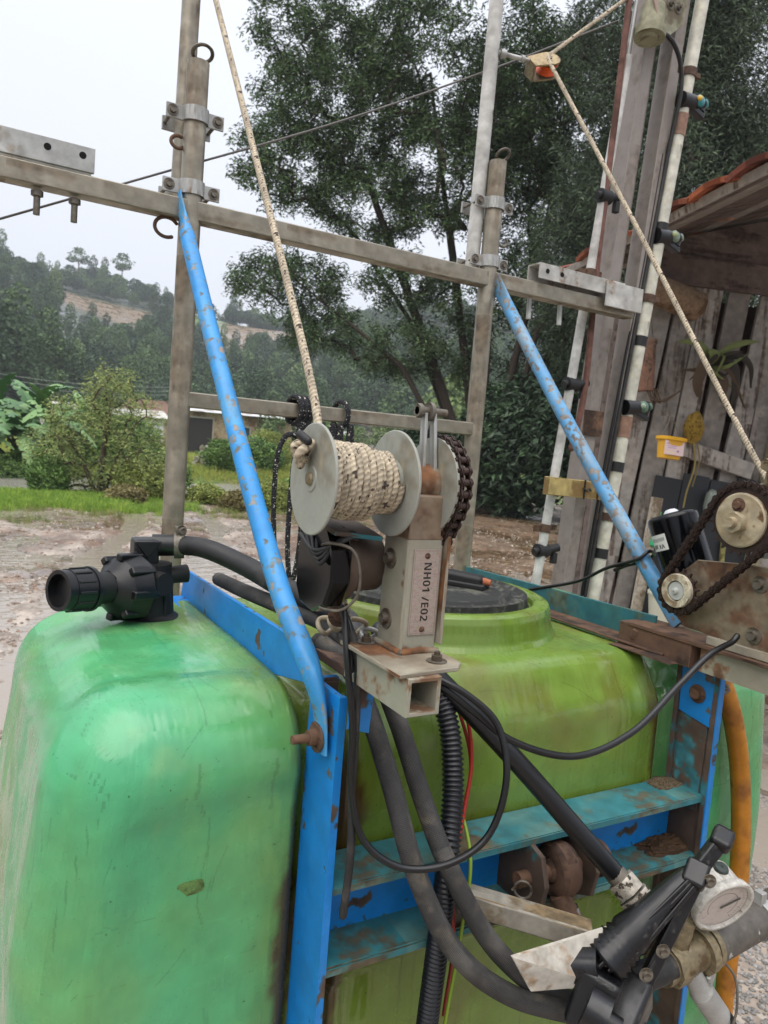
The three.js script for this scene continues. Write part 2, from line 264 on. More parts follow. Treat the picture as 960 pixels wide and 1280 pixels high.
// ---------- green tank ----------
const TC = [0.7175, 0.86, -1.11], TH = [0.6625, 0.45, 0.322], TR = 0.098;
function tankColor(x, y, z, n) {
  const teal = lin(hex(0x4ca675)), olive = lin(hex(0x6b8430)), brown = lin(hex(0x6a5526)), pale = lin(hex(0x94b97e));
  const a = f3(x, y, z, 5, 4), b = f3(x + 7, y * 0.4, z, 26, 3), c = f3(x, y + 3, z, 60, 2);
  const side = sst(0.26, 0.42, x + (a - 0.5) * 0.16) * (1 - sst(1.02, 1.12, x));
  let k = mix3(teal, olive, side);
  const weather = sst(0.36, 0.62, f3(x + 3, y * 0.35, z, 11, 4));   // vertical weather streaks and sun-bleached patches
  k = mix3(k, lin(hex(0x669a4c)), weather * 0.24 * (1 - side * 0.4));
  // sun-yellowed and milky zones of the plastic, the same on every face
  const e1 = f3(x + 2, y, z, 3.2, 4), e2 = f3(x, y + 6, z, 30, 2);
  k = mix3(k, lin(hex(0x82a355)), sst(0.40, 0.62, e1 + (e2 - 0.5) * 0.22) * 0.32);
  k = mix3(k, brown, sst(0.5, 0.68, f3(x, y, z + 5, 9, 4) * 0.75 + b * 0.25) * 0.7 * (0.1 + side * 0.5));
  k = mix3(k, pale, sst(0.62, 0.75, b * 0.6 + a * 0.4) * 0.4);
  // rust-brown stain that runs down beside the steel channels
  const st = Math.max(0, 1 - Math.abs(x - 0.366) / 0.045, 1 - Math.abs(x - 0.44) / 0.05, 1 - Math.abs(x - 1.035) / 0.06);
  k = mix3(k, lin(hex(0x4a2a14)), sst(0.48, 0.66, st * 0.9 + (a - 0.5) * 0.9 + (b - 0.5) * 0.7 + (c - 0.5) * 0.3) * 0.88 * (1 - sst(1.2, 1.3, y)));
  const g = 0.9 + 0.2 * c; return k.map(v => v * g);
}
function tankGeo() {
  const g = new THREE.BoxGeometry(2, 2, 2, 150, 100, 70), p = g.attributes.position, N = [];
  for (let i = 0; i < p.count; i++) {
    const q = [p.getX(i) * TH[0], p.getY(i) * TH[1], p.getZ(i) * TH[2]];
    const c = q.map((v, k) => clamp(v, -(TH[k] - TR), TH[k] - TR)), d = q.map((v, k) => v - c[k]), L = Math.hypot(...d) || 1;
    const n = d.map(v => v / L), w = c.map((v, k) => v + n[k] * TR + TC[k]);
    const [x, y, z] = w, front = sst(0.2, 0.8, n[2]), top = sst(0.2, 0.8, n[1]);
    let e = 0;
    const gr = xc => { const t = Math.abs(x - xc) / 0.036; return t < 1 ? Math.pow(1 - t * t, 0.9) : 0; };
    e -= (front + top * 0.6 - 0.4 * front * top) * 0.055 * Math.max(gr(0.400), gr(1.060));
    const mid = sst(0.41, 0.45, x) * (1 - sst(1.01, 1.05, x));
    e -= front * mid * 0.02;
    // recessed panel on the front of each lobe, and the moulded frame low in the middle
    e -= front * 0.007 * sst(0.115, 0.18, x) * (1 - sst(0.37, 0.4, x)) * (1 - sst(1.165 + (x - 0.15) * 0.1, 1.21 + (x - 0.15) * 0.1, y));
    e -= front * 0.02 * sst(0.45, 0.475, x) * (1 - sst(0.93, 0.955, x)) * (1 - sst(0.905, 0.925, y));
    e += front * 0.01 * sst(0.425, 0.44, x) * (1 - sst(0.965, 0.98, x)) * sst(0.90, 0.915, y) * (1 - sst(0.94, 0.955, y));
    e -= top * 0.012 * sst(0.06, 0.12, x) * (1 - sst(0.3, 0.36, x)) * (1 - sst(-0.95, -0.9, z)) * 0.5;
    e += (f3(x, y, z, 7, 2) - 0.5) * 0.006;                         // blow-moulded walls are never quite flat
    const draft = 0.03 * sst(0.95, 1.31, y) * ((1 - sst(0.08, 0.38, x)) - sst(1.1, 1.36, x));      // the mould narrows towards its top
    p.setXYZ(i, x + n[0] * e + draft, y + n[1] * e, z + n[2] * e);
  }
  g.deleteAttribute('uv'); g.deleteAttribute('normal');
  let m = mergeVertices(g, 1e-5); m.computeVertexNormals(); return m;
}
function paintTank(g) {
  const p = g.attributes.position, col = new Float32Array(p.count * 3);
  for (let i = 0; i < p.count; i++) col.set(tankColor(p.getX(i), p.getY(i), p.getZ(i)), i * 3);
  const n = uvBox(g.index ? (g.setAttribute('color', new THREE.BufferAttribute(col, 3)), g) : (g.setAttribute('color', new THREE.BufferAttribute(col, 3)), g)); return n;
}
{
  const b = dataTex(512, (u, v) => { const n = fbm(u, v, 8, 5), s = fbm(u, v, 50, 2, 8); return [n * 0.7 + s * 0.3, clamp(0.15 + 0.28 * sst(0.38, 0.72, n) + 0.22 * (s - 0.5)), 0]; }, false);
  b.repeat.set(2, 2);
  // fine handling marks: dust specks, hair scratches, dried drips
  const fineMap = (() => { const S = 1024, d = new Float32Array(S * S).fill(0.95), put = (x, y, v) => { x = ((x | 0) + S) % S; y = ((y | 0) + S) % S; d[y * S + x] = v; };
    for (let i = 0; i < 2600; i++) { const x = rnd() * S, y = rnd() * S, v = rnd() < 0.6 ? rr(0.55, 0.8) : 1, r = rnd() < 0.15 ? 2 : 1; for (let a = 0; a < r; a++) for (let b = 0; b < r; b++) put(x + a, y + b, v); }
    for (let i = 0; i < 130; i++) { let x = rnd() * S, y = rnd() * S, a = rr(0, 6.28), L = rr(10, 90); const v = rnd() < 0.6 ? 1 : 0.8; for (let k = 0; k < L; k++) { put(x, y, v); x += Math.cos(a); y += Math.sin(a); a += rr(-0.04, 0.04); } }
    for (let i = 0; i < 90; i++) { let x = rnd() * S, y = rnd() * S, L = rr(30, 220); const v = rr(0.84, 0.91), w = rr(1, 4); for (let k = 0; k < L; k++) { for (let q = 0; q < w; q++) put(x + q, y - k, v); x += rr(-0.35, 0.35); } }
    const t = dataTex(S, (u, v) => { const k = d[Math.round(v * S) % S * S + Math.round(u * S) % S] + (fbm(u, v, 30, 3) - 0.5) * 0.12; return [k, k, k * 0.98]; }); return t; })();
  M.tank = new THREE.MeshPhysicalMaterial({ vertexColors: true, map: fineMap, roughness: 1, roughnessMap: b, bumpMap: b, bumpScale: 0.0022, clearcoat: 0.2, clearcoatRoughness: 0.38 });
  const lidTex = dataTex(512, (u, v) => { const n = fbm(u, v, 10, 5), s = fbm(u, v, 60, 2); const c = mix3(hex(0x1d1e1d), hex(0x5c5d50), sst(0.45, 0.68, n * 0.7 + s * 0.3) * 0.8); return c; });
  lidTex.repeat.set(3, 3);
  M.lid = new THREE.MeshStandardMaterial({ map: lidTex, roughness: 0.8, bumpMap: b, bumpScale: 0.002 });
  const t = thing('sprayer_tank', 'big green moulded plastic tank with two lobes and a round black lid', 'tank', [0.705, 0.41, -1.11]);
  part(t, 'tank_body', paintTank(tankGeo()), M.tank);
  const cx = 0.758, cz = -1.145;
  const prof = [[0.262, -0.012], [0.246, 0.002], [0.237, 0.014], [0.233, 0.032], [0.231, 0.046], [0.227, 0.056], [0.218, 0.060], [0.205, 0.060], [0.199, 0.055], [0.196, 0.045], [0.10, 0.044], [0.001, 0.044]];
  const fine = []; for (let i = 0; i + 1 < prof.length; i++) for (let k = 0; k < 5; k++) fine.push([mix(prof[i][0], prof[i + 1][0], k / 5), mix(prof[i][1], prof[i + 1][1], k / 5)]);
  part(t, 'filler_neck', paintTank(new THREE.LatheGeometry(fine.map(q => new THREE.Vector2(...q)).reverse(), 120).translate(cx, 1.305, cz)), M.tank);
  const lid = part(t, 'lid', latheS([[0.001, 0.022], [0.14, 0.020], [0.148, 0.024], [0.156, 0.024], [0.162, 0.018], [0.174, 0.018], [0.181, 0.024], [0.188, 0.022], [0.190, 0.006], [0.194, 0.0]].reverse(), [cx, 1.349, cz], [0, 1, 0], 72), M.lid);
  const rim = part(lid, 'lid_clasp', merge([box([cx - 0.03, 1.392, cz - 0.155], [0.22, 0.03, 0.035], 0.008, [0, 0.5, 0])]), M.blackMatt);
  part(lid, 'lid_handle', merge([bar([cx + 0.045, 1.388, cz - 0.03], [cx + 0.10, 1.383, cz + 0.045], 0.034, 0.022, [0, 1, 0], 0.008), bar([cx + 0.04, 1.376, cz - 0.036], [cx + 0.104, 1.374, cz + 0.05], 0.044, 0.012, [0, 1, 0], 0.004)]), M.blackMatt);
  part(lid, 'handle_pin', cyl([cx + 0.097, 1.384, cz + 0.042], [cx + 0.108, 1.383, cz + 0.056], 0.008, 0.006, 12), plain(0x9a5a3a, 0.8));
  // scraped patch on the left lobe
  { const s = new THREE.Shape(); s.moveTo(-0.015, -0.007); s.quadraticCurveTo(0, -0.011, 0.014, -0.007); s.quadraticCurveTo(0.018, 0, 0.013, 0.007); s.quadraticCurveTo(0, 0.009, -0.014, 0.008); s.quadraticCurveTo(-0.018, 0, -0.015, -0.007); const g = new THREE.ExtrudeGeometry(s, { depth: 0.012, bevelEnabled: false, curveSegments: 6 }); g.rotateZ(0.06); g.translate(0.238, 1.098, -0.8065); part(t, 'adhesive_patch', uvBox(g), litemat(0x5d7f42, { rough: 0.6, size: 0.06 })); }
  // fallen leaves stuck to the wet right lobe are things of their own
  const leafShape = new THREE.Shape(); leafShape.moveTo(-0.03, 0); leafShape.quadraticCurveTo(0, 0.018, 0.03, 0.002); leafShape.quadraticCurveTo(0, -0.014, -0.03, 0);
  for (const [x, y, s, r] of [[1.205, 1.225, 1, 0.45], [1.24, 1.075, 0.5, 0.9], [1.165, 1.06, 0.45, -0.4], [1.235, 0.905, 0.9, 0.3]]) {
    const g = new THREE.ExtrudeGeometry(leafShape, { depth: 0.001, bevelEnabled: false }); g.scale(s, s, 1); g.rotateZ(r); g.translate(x, y, -0.7945);
    single('fallen_leaf', 'small dry pale leaf stuck to the right lobe of the green tank', 'leaf', uvBox(g), plain(0xb9b79a, 0.8), 'dry leaves stuck to the tank');
  }
}
// black shut-off valve with a screw cap on the left lobe
{
  const t = thing('tank_valve', 'black plastic valve with ribbed cap and elbow standing on the tank top', 'valve', [0.274, 1.305, -1.26]);
  const x = 0.276, z = -1.262, y0 = 1.298;
  part(t, 'valve_base', merge([latheS([[0.052, 0], [0.052, 0.008], [0.046, 0.010], [0.040, 0.014], [0.031, 0.075], [0.034, 0.08], [0.034, 0.098], [0.02, 0.1], [0.001, 0.1]], [x, y0, z], [0, 1, 0], 32),
    ...[0, 1, 2, 3, 4, 5].map(i => { const a = i * 1.047; return bar([x + Math.cos(a) * 0.036, y0 + 0.01, z + Math.sin(a) * 0.036], [x + Math.cos(a) * 0.031, y0 + 0.075, z + Math.sin(a) * 0.031], 0.006, 0.012, [Math.cos(a), 0, Math.sin(a)]); })]), M.blackMatt);
  part(t, 'side_plug', merge([cyl([x - 0.005, y0 + 0.07, z + 0.02], [x + 0.012, y0 + 0.07, z + 0.052], 0.021, 0.019, 24), cyl([x + 0.02, y0 + 0.075, z], [x + 0.062, y0 + 0.078, z - 0.004], 0.014, 0.016, 20)]), M.blackMatt);
  part(t, 'elbow', merge([box([x - 0.012, y0 + 0.118, z], [0.042, 0.044, 0.042], 0.006), extZ([[-0.02, 0], [0.02, 0], [0, -0.026]].map(q => [q[0] + x - 0.012, q[1] + y0 + 0.137]), z + 0.019, 0.008), cyl([x, y0 + 0.128, z], [x + 0.05, y0 + 0.13, z + 0.014], 0.019, 0.018, 22)]), M.black);
  part(t, 'hose_clip', merge([cyl([x + 0.034, y0 + 0.129, z + 0.01], [x + 0.05, y0 + 0.13, z + 0.014], 0.0225, 0.0225, 22), box([x + 0.042, y0 + 0.155, z + 0.012], [0.014, 0.014, 0.02], 0.002), bolt([x + 0.042, y0 + 0.155, z + 0.02], [0.3, 0, 1], 0.006)]), M.bolt);
  // the collar nut and the capped pipe run out to the left, towards the viewer
  const c0 = V(x - 0.008, y0 + 0.062, z + 0.014), dir = V(-0.79, 0.06, 0.43).normalize(), at = k => c0.clone().addScaledVector(dir, k);
  const nut = part(t, 'collar_nut', merge([cyl(at(0.01), at(0.03), 0.04, 0.058, 8), cyl(at(0.03), at(0.062), 0.058, 0.05, 8), cyl(at(0.062), at(0.08), 0.05, 0.028, 8)]), M.black);
  for (let i = 0; i < 8; i++) {
    const q = new THREE.Quaternion().setFromUnitVectors(V(0, 1, 0), dir), r = V(Math.cos(i * 0.785 + 0.39), 0, Math.sin(i * 0.785 + 0.39)).applyQuaternion(q);
    part(nut, 'grip_rib', bar(at(0.022).addScaledVector(r, 0.05), at(0.068).addScaledVector(r, 0.049), 0.014, 0.012, r, 0.003), M.black);
  }
  part(t, 'outlet_pipe', cyl(at(0.07), at(0.12), 0.026, 0.024, 28), M.blackMatt);
  const cap = part(t, 'end_cap', merge([cyl(at(0.112), at(0.152), 0.033, 0.032, 28), cyl(at(0.112), at(0.118), 0.035, 0.035, 28), pipe(at(0.15), at(0.166), 0.031, 0.006, 28)]), M.black);
  for (let i = 0; i < 12; i++) { const q = new THREE.Quaternion().setFromUnitVectors(V(0, 1, 0), dir), r = V(Math.cos(i * 0.5236), 0, Math.sin(i * 0.5236)).applyQuaternion(q); part(cap, 'grip_rib', bar(at(0.122).addScaledVector(r, 0.0325), at(0.15).addScaledVector(r, 0.032), 0.004, 0.004, r, 0.001), M.blackMatt); }
}
// ---------- steel frame: channels, rails, posts, cross bars ----------
function mud(w, h, d, k) { const g = new THREE.SphereGeometry(1, 48, 24, 0, 6.283, 0, 1.57), p = g.attributes.position; for (let i = 0; i < p.count; i++) { const x = p.getX(i), y = p.getY(i), z = p.getZ(i), r = 0.5 + 0.95 * f3(x + k, y, z, 3.2, 4), e = Math.pow(y, 1.7) * (0.3 + 1.5 * f3(x + k, 3, z, 11, 4)); p.setXYZ(i, x * w * r, e * h, z * d * r); } g.computeVertexNormals(); return uvBox(g); }
const FX = [0.375, 1.035], PX = [0.354, 1.058], PZ = -1.45;
{
  const t = thing('sprayer_chassis', 'blue and bare steel sprayer frame with two posts, cross bars and slanted braces', 'frame', [0.705, 0.3, -1.1]);
  // upright channels, webs outwards
  for (const s of [0, 1]) {
    const xw = s ? 1.062 : 0.375, sg = s ? -1 : 1, y0 = 0.42, y1 = s ? 1.325 : 1.335;
    const w = s ? 0.011 : 0.008, rw = s ? 0.012 : 0.032;
    const sh = poly([[xw, -0.722], [xw + sg * w, -0.722], [xw + sg * w, -0.729], [xw + sg * 0.006, -0.729], [xw + sg * 0.006, -0.793], [xw + sg * rw, -0.793], [xw + sg * rw, -0.80], [xw, -0.80]].map(q => [q[0], -q[1]]));
    const g = ext(sh, y1 - y0, 0.0008); g.rotateX(-Math.PI / 2); g.translate(0, y0, 0);
    const uc = part(t, 'upright_channel', uvBox(g), s ? M.brownSteel : M.blue); if (s) part(uc, 'flange_face', box([xw - 0.0055, 0.87, -0.7205], [0.012, 0.9, 0.003], 0.001), M.blue, 'blue front edge of the rusty channel');
  }
  // dirty worn patches of bare steel: doubler plates bolted inside the channels
  part(t, 'doubler_plate', extX([[-0.786, 1.07], [-0.738, 1.07], [-0.736, 1.225], [-0.786, 1.225]], 1.0525, 0.003), M.brownSteel);
  const ear = part(t, 'brace_ear', extX([[-0.79, 1.225], [-0.732, 1.215], [-0.73, 1.30], [-0.792, 1.30]], 1.0505, 0.005), M.blue);
  part(ear, 'bolt', bolt([1.0505, 1.262, -0.758], [-1, 0, 0], 0.009), M.rust);
  part(t, 'inner_face', box([0.3945, 0.875, -0.7915], [0.025, 0.91, 0.003], 0.001), M.brownSteel, 'grimy brown inside of the blue channel');
  part(t, 'brace_ear', extZ([[0.385, 1.30], [0.412, 1.292], [0.416, 1.37], [0.402, 1.392], [0.386, 1.375]], -0.7195, 0.004), M.blue);
  part(t, 'seat_plate', box([0.425, 1.349, -0.80], [0.05, 0.012, 0.2], 0.002), M.rust);
  // cross channel, open to the front
  {
    const sh = poly([[-0.728, 1.0925], [-0.728, 1.0995], [-0.80, 1.0995], [-0.80, 0.9895], [-0.728, 0.9895], [-0.728, 0.9965], [-0.792, 0.9985], [-0.792, 1.0905]]);
    const c = part(t, 'cross_channel', extX(sh, 0.3845, 0.672, 0.0008), M.teal);
    part(c, 'web_face', box([0.7205, 1.0445, -0.7905], [0.668, 0.088, 0.003], 0), M.blue, 'blue web of the cross channel');
    part(c, 'upper_flange_face', box([0.7205, 1.1005, -0.764], [0.67, 0.0025, 0.07], 0), M.teal, 'dirty teal top face of the cross channel');
    part(c, 'lower_flange_face', box([0.7205, 0.9995, -0.7595], [0.67, 0.0025, 0.062], 0), M.teal, 'dirty teal lower lip of the cross channel');
    for (const [x, w] of [[1.035, 0.085]]) { const h = mud(w * 0.85, 0.010, 0.03, x * 9); h.translate(x, 1.0, -0.772); part(c, 'mud_heap', h, worn(0x4f3b28, { rust: 0x8a7048, amount: 0.4, f: 20, rough: 0.95, size: 0.2, px: 128 })); }
    const h = mud(0.042, 0.006, 0.024, 3); h.translate(1.03, 1.1, -0.785); part(c, 'mud_heap', h, worn(0x5f5340, { rust: 0x5c4c36, amount: 0.4, f: 22, rough: 0.95, size: 0.2, px: 128 }));
  }
  // rails over the tank
  part(t, 'rail', merge([extX([[-1.405, 1.303], [-1.385, 1.36], [-0.79, 1.372], [-0.77, 1.335], [-0.9, 1.308]], 0.366, 0.006), box([0.352, 1.306, -1.33], [0.03, 0.006, 0.12], 0.001)]), M.blue);
  const rr2 = part(t, 'rail', extX([[-1.425, 1.315], [-1.425, 1.352], [-0.86, 1.366], [-0.86, 1.318]], 1.052, 0.006), M.tealDark);
  part(rr2, 'rail_lip', bar([1.03, 1.3145, -1.38], [1.03, 1.3175, -0.80], 0.05, 0.005, [0, 1, 0]), M.rust);
  part(rr2, 'gusset', extX([[-0.9, 0], [-0.77, 0], [-0.80, 0.004]].map(q => [q[0], q[1] + 1.312]), 0.985, 0.045, 0), M.rust);
  // posts with the poles clamped behind them
  for (const s of [0, 1]) {
    const x = PX[s], px = s ? x - 0.030 : x - 0.012, pz = s ? PZ - 0.012 : PZ - 0.030;
    const p = part(t, 'post', pipe([x, 0.45, PZ], [x, 2.305, PZ], 0.0205, 0.004, 32), M.post);
    part(p, 'pole', pipe([px, 2.03, pz - 0.014], [px + 0.006, s ? 3.0 : 2.9, pz - 0.014], s ? 0.0165 : 0.017, 0.003, 28), s ? M.whitePole : M.post, s ? 'pale scuffed pole' : 'brown weathered pole');
    const ring = new THREE.TorusGeometry(0.016, 0.0032, 10, 28); ring.scale(1.25, 1, 0.8); ring.rotateX(0.9); ring.rotateY(0.4); ring.translate(x + 0.004, 2.318, PZ + 0.012);
    part(p, 'ring', uvBox(ring), M.bolt);
    for (const y of [2.208, 2.076]) {
      const clampG = [], w = 0.026;
      const arc = new THREE.CylinderGeometry(0.0245, 0.0245, w, 28, 1, true, -1.75, 3.5); arc.translate(x, y, PZ);
      const arc2 = new THREE.CylinderGeometry(0.0212, 0.0212, w, 28, 1, true, -1.75, 3.5); arc2.translate(x, y, PZ);
      clampG.push(uvBox(arc), uvBox(arc2));
      for (const sg of [-1, 1]) clampG.push(box([x + sg * 0.038, y, PZ + 0.0], [0.032, w, 0.005], 0.001));
      clampG.push(box([x, y, PZ + 0.0228], [0.010, w, 0.003], 0));
      const c = part(t, 'pole_clamp', merge(clampG), M.galv);
      part(t, 'clamp_plate', box([x, y, PZ - 0.066], [0.094, w, 0.006], 0.001), M.galv);
      for (const sg of [-1, 1]) part(c, 'bolt', merge([bolt([x + sg * 0.042, y, PZ + 0.0025], [0, 0, 1], 0.0062), cyl([x + sg * 0.042, y, PZ + 0.002], [x + sg * 0.042, y, PZ - 0.07], 0.0035, 0.0035, 8)]), M.bolt);
    }
  }
  // top and lower cross bars
  part(t, 'cross_bar', merge([bar([-0.45, 2.035, PZ], [1.535, 2.035, PZ], 0.036, 0.036, [0, 1, 0], 0.003)]), M.post);
  part(t, 'cross_bar', bar([0.354, 1.683, PZ], [1.058, 1.683, PZ], 0.030, 0.030, [0, 1, 0], 0.003), M.post);
  // hinge seats bolted on top of the bar
  const h1 = part(t, 'hinge_seat', merge([box([-0.13, 2.078, PZ + 0.015], [0.62, 0.042, 0.008], 0.001), box([-0.13, 2.078, PZ - 0.025], [0.62, 0.042, 0.008], 0.001)]), M.galv);
  for (const x of [0.104, 0.160]) part(h1, 'hole', cyl([x, 2.083, PZ + 0.0195], [x, 2.083, PZ + 0.0185], 0.006, 0.006, 14), plain(0x0a0a0a, 1));
  for (const x of [0.092, 0.152]) part(t, 'bolt', merge([cyl([x, 2.014, PZ], [x, 1.972, PZ], 0.0055, 0.0055, 10), cyl([x, 2.012, PZ], [x, 2.003, PZ], 0.010, 0.010, 6)]), M.bolt);
  const h2 = part(t, 'hinge_seat', merge([box([1.335, 2.077, PZ + 0.026], [0.29, 0.034, 0.004], 0.001), box([1.335, 2.077, PZ - 0.016], [0.29, 0.034, 0.004], 0.001), box([1.335, 2.095, PZ + 0.005], [0.29, 0.004, 0.046], 0.001), box([1.475, 2.06, PZ + 0.034], [0.13, 0.062, 0.006], 0.001)]), M.whitePole);
  for (const x of [1.215, 1.262]) part(h2, 'hole', cyl([x, 2.08, PZ + 0.0288], [x, 2.08, PZ + 0.0282], 0.006, 0.006, 14), plain(0x0a0a0a, 1));
  for (const x of [1.19, 1.29]) part(t, 'bolt', cyl([x, 2.014, PZ], [x + 0.002, 1.965, PZ], 0.006, 0.006, 10), M.galv);
  // small hooks
  const hook = (p, a, m, r = 0.014) => { const pts = []; for (let i = 0; i <= 12; i++) { const th = a + i / 12 * 4.6; pts.push([p[0] + Math.cos(th) * r * 1.2, p[1] + Math.sin(th) * r, p[2]]); } part(t, 'hook', tube(pts, 0.0035, 30, 8), m); };
  hook([0.312, 1.998, PZ + 0.0], 0.6, M.rust, 0.018); hook([0.325, 2.155, PZ + 0.0], 1.2, M.rust, 0.011); hook([1.092, 2.13, PZ], 2.5, M.bolt, 0.011);
  // braces: blue pipes flattened at their ends
  const brace = (pts, r, mat, flatEnd) => {
    const c = new THREE.CatmullRomCurve3(pts.map(A), false, 'centripetal'), n = 70, g = new THREE.TubeGeometry(c, n, r, 20), p = g.attributes.position, L = c.getLength();
    for (let i = 0; i <= n; i++) {
      const ctr = c.getPointAt(i / n), d0 = (i / n) * L, d1 = L - d0; let f = 1; f *= mix(0.22, 1, sst(0.02, 0.12, d0)); if (flatEnd) f *= mix(0.22, 1, sst(0.05, 0.12, d1));
      for (let k = 0; k <= 20; k++) { const id = i * 21 + k, dx = p.getX(id) - ctr.x, e = f; const grow = 1 + (1 - e) * 0.35; p.setXYZ(id, ctr.x + dx * e, ctr.y + (p.getY(id) - ctr.y) * grow, ctr.z + (p.getZ(id) - ctr.z) * grow); }
    }
    const u = g.attributes.uv; for (let i = 0; i < u.count; i++) u.setXY(i, u.getX(i) * L, u.getY(i) * 6.28 * r);
    g.computeVertexNormals(); return strip(g);
  };
  const b1 = part(t, 'brace', brace([[0.368, 1.262, -0.748], [0.366, 1.305, -0.752], [0.358, 1.35, -0.765], [0.352, 1.43, -0.868], [0.340, 1.74, -1.165], [0.330, 2.055, -1.447]], 0.0138, M.blueBrace, true), M.blueBrace);
  part(b1, 'bolt', merge([bolt([0.364, 1.279, -0.752], [-1, 0, 0], 0.0105, 0.02), cyl([0.364, 1.279, -0.752], [0.39, 1.279, -0.752], 0.006, 0.006, 10)]), M.rust);
  part(t, 'brace', brace([[1.066, 1.362, -0.82], [1.067, 1.41, -0.868], [1.067, 1.731, -1.168], [1.075, 2.04, -1.447]], 0.0145, M.blueWorn, true), M.blueWorn);
}
// top link bracket: clevis plates, ball end and rod
{
  const t = thing('top_link', 'dark ball joint and silver rod pinned between two clevis plates of blue channel', 'hitch link', [0.75, 1.05, -0.76]);
  const plate = x => extX([[-0.79, 1.0], [-0.79, 1.09], [-0.745, 1.098], [-0.705, 1.085], [-0.692, 1.05], [-0.70, 1.012], [-0.73, 0.998]], x, 0.008);
  part(t, 'clevis_plate', plate(0.690), M.brownSteel); part(t, 'clevis_plate', plate(0.785), M.brownSteel);
  part(t, 'ball_end', merge([lathe([[0.018, -0.016], [0.034, -0.016], [0.038, -0.008], [0.038, 0.008], [0.034, 0.016], [0.018, 0.016]], [0.748, 1.045, -0.728], [1, 0, 0.1], 32), lathe([[0.001, -0.024], [0.012, -0.022], [0.02, -0.01], [0.02, 0.01], [0.012, 0.022], [0.001, 0.024]], [0.748, 1.045, -0.728], [1, 0, 0], 24), cyl([0.735, 1.02, -0.71], [0.75, 0.985, -0.69], 0.014, 0.016, 16)]), M.rust);
  part(t, 'pin', merge([cyl([0.672, 1.045, -0.728], [0.825, 1.045, -0.728], 0.011, 0.011, 18), cyl([0.818, 1.045, -0.728], [0.83, 1.045, -0.728], 0.026, 0.026, 22), cyl([0.80, 1.045, -0.728], [0.806, 1.045, -0.728], 0.024, 0.024, 22)]), M.rust);
  const ringPts = []; for (let i = 0; i < 14; i++) ringPts.push([0.668 + Math.cos(i / 14 * 6.28) * 0.008, 1.043 + Math.sin(i / 14 * 6.28) * 0.012, -0.71 + Math.cos(i / 14 * 6.28) * 0.008]);
  part(t, 'split_pin', merge([tube(ringPts, 0.0018, 30, 6, true), cyl([0.66, 1.046, -0.716], [0.64, 1.056, -0.70], 0.002, 0.0016, 8)]), M.bolt);
  part(t, 'rod', merge([cyl([0.747, 0.992, -0.695], [0.79, 0.72, -0.60], 0.0135, 0.0135, 24), cyl([0.745, 1.004, -0.70], [0.752, 0.968, -0.687], 0.0165, 0.0165, 6)]), M.chrome);
}
// ---------- rope winches ----------
function gear(n, rRoot, rTip, hole = 0) {
  const s = new THREE.Shape(); for (let i = 0; i < n; i++) for (const [k, r] of [[0, rRoot], [0.3, rRoot], [0.45, rTip], [0.55, rTip], [0.7, rRoot]]) { const a = (i + k) / n * 6.2832, p = [Math.cos(a) * r, Math.sin(a) * r]; i || k ? s.lineTo(...p) : s.moveTo(...p); }
  s.closePath(); if (hole) { const h = new THREE.Path(); h.absarc(0, 0, hole, 0, 6.2832, true); s.holes.push(h); } return s;
}
// chain loop in the plane X = x around circles (z, y, r); one mesh for each link
const linkGeo = (() => {
  const P = 0.0127, sh = new THREE.Shape(), r = 0.0056, w = 0.0022; sh.absarc(-P / 2, 0, r, Math.PI / 2, Math.PI * 1.5, false); sh.quadraticCurveTo(0, -w, P / 2, -r); sh.absarc(P / 2, 0, r, -Math.PI / 2, Math.PI / 2, false); sh.quadraticCurveTo(0, w, -P / 2, r);
  const mk = (off, th) => { const l = []; for (const s of [-1, 1]) l.push(new THREE.ExtrudeGeometry(sh, { depth: th, bevelEnabled: false, curveSegments: 5 }).translate(0, 0, s * off - th / 2)); for (const s of [-1, 1]) l.push(new THREE.CylinderGeometry(off > 0.005 ? 0.0028 : 0.0042, off > 0.005 ? 0.0028 : 0.0042, off * 2 + (off > 0.005 ? 0.0065 : 0), 10).rotateX(Math.PI / 2).translate(s * P / 2, 0, 0)); return uvBox(merge(l.map(uvBox))); };
  return [mk(0.0062, 0.0015), mk(0.0042, 0.0014)];
})();
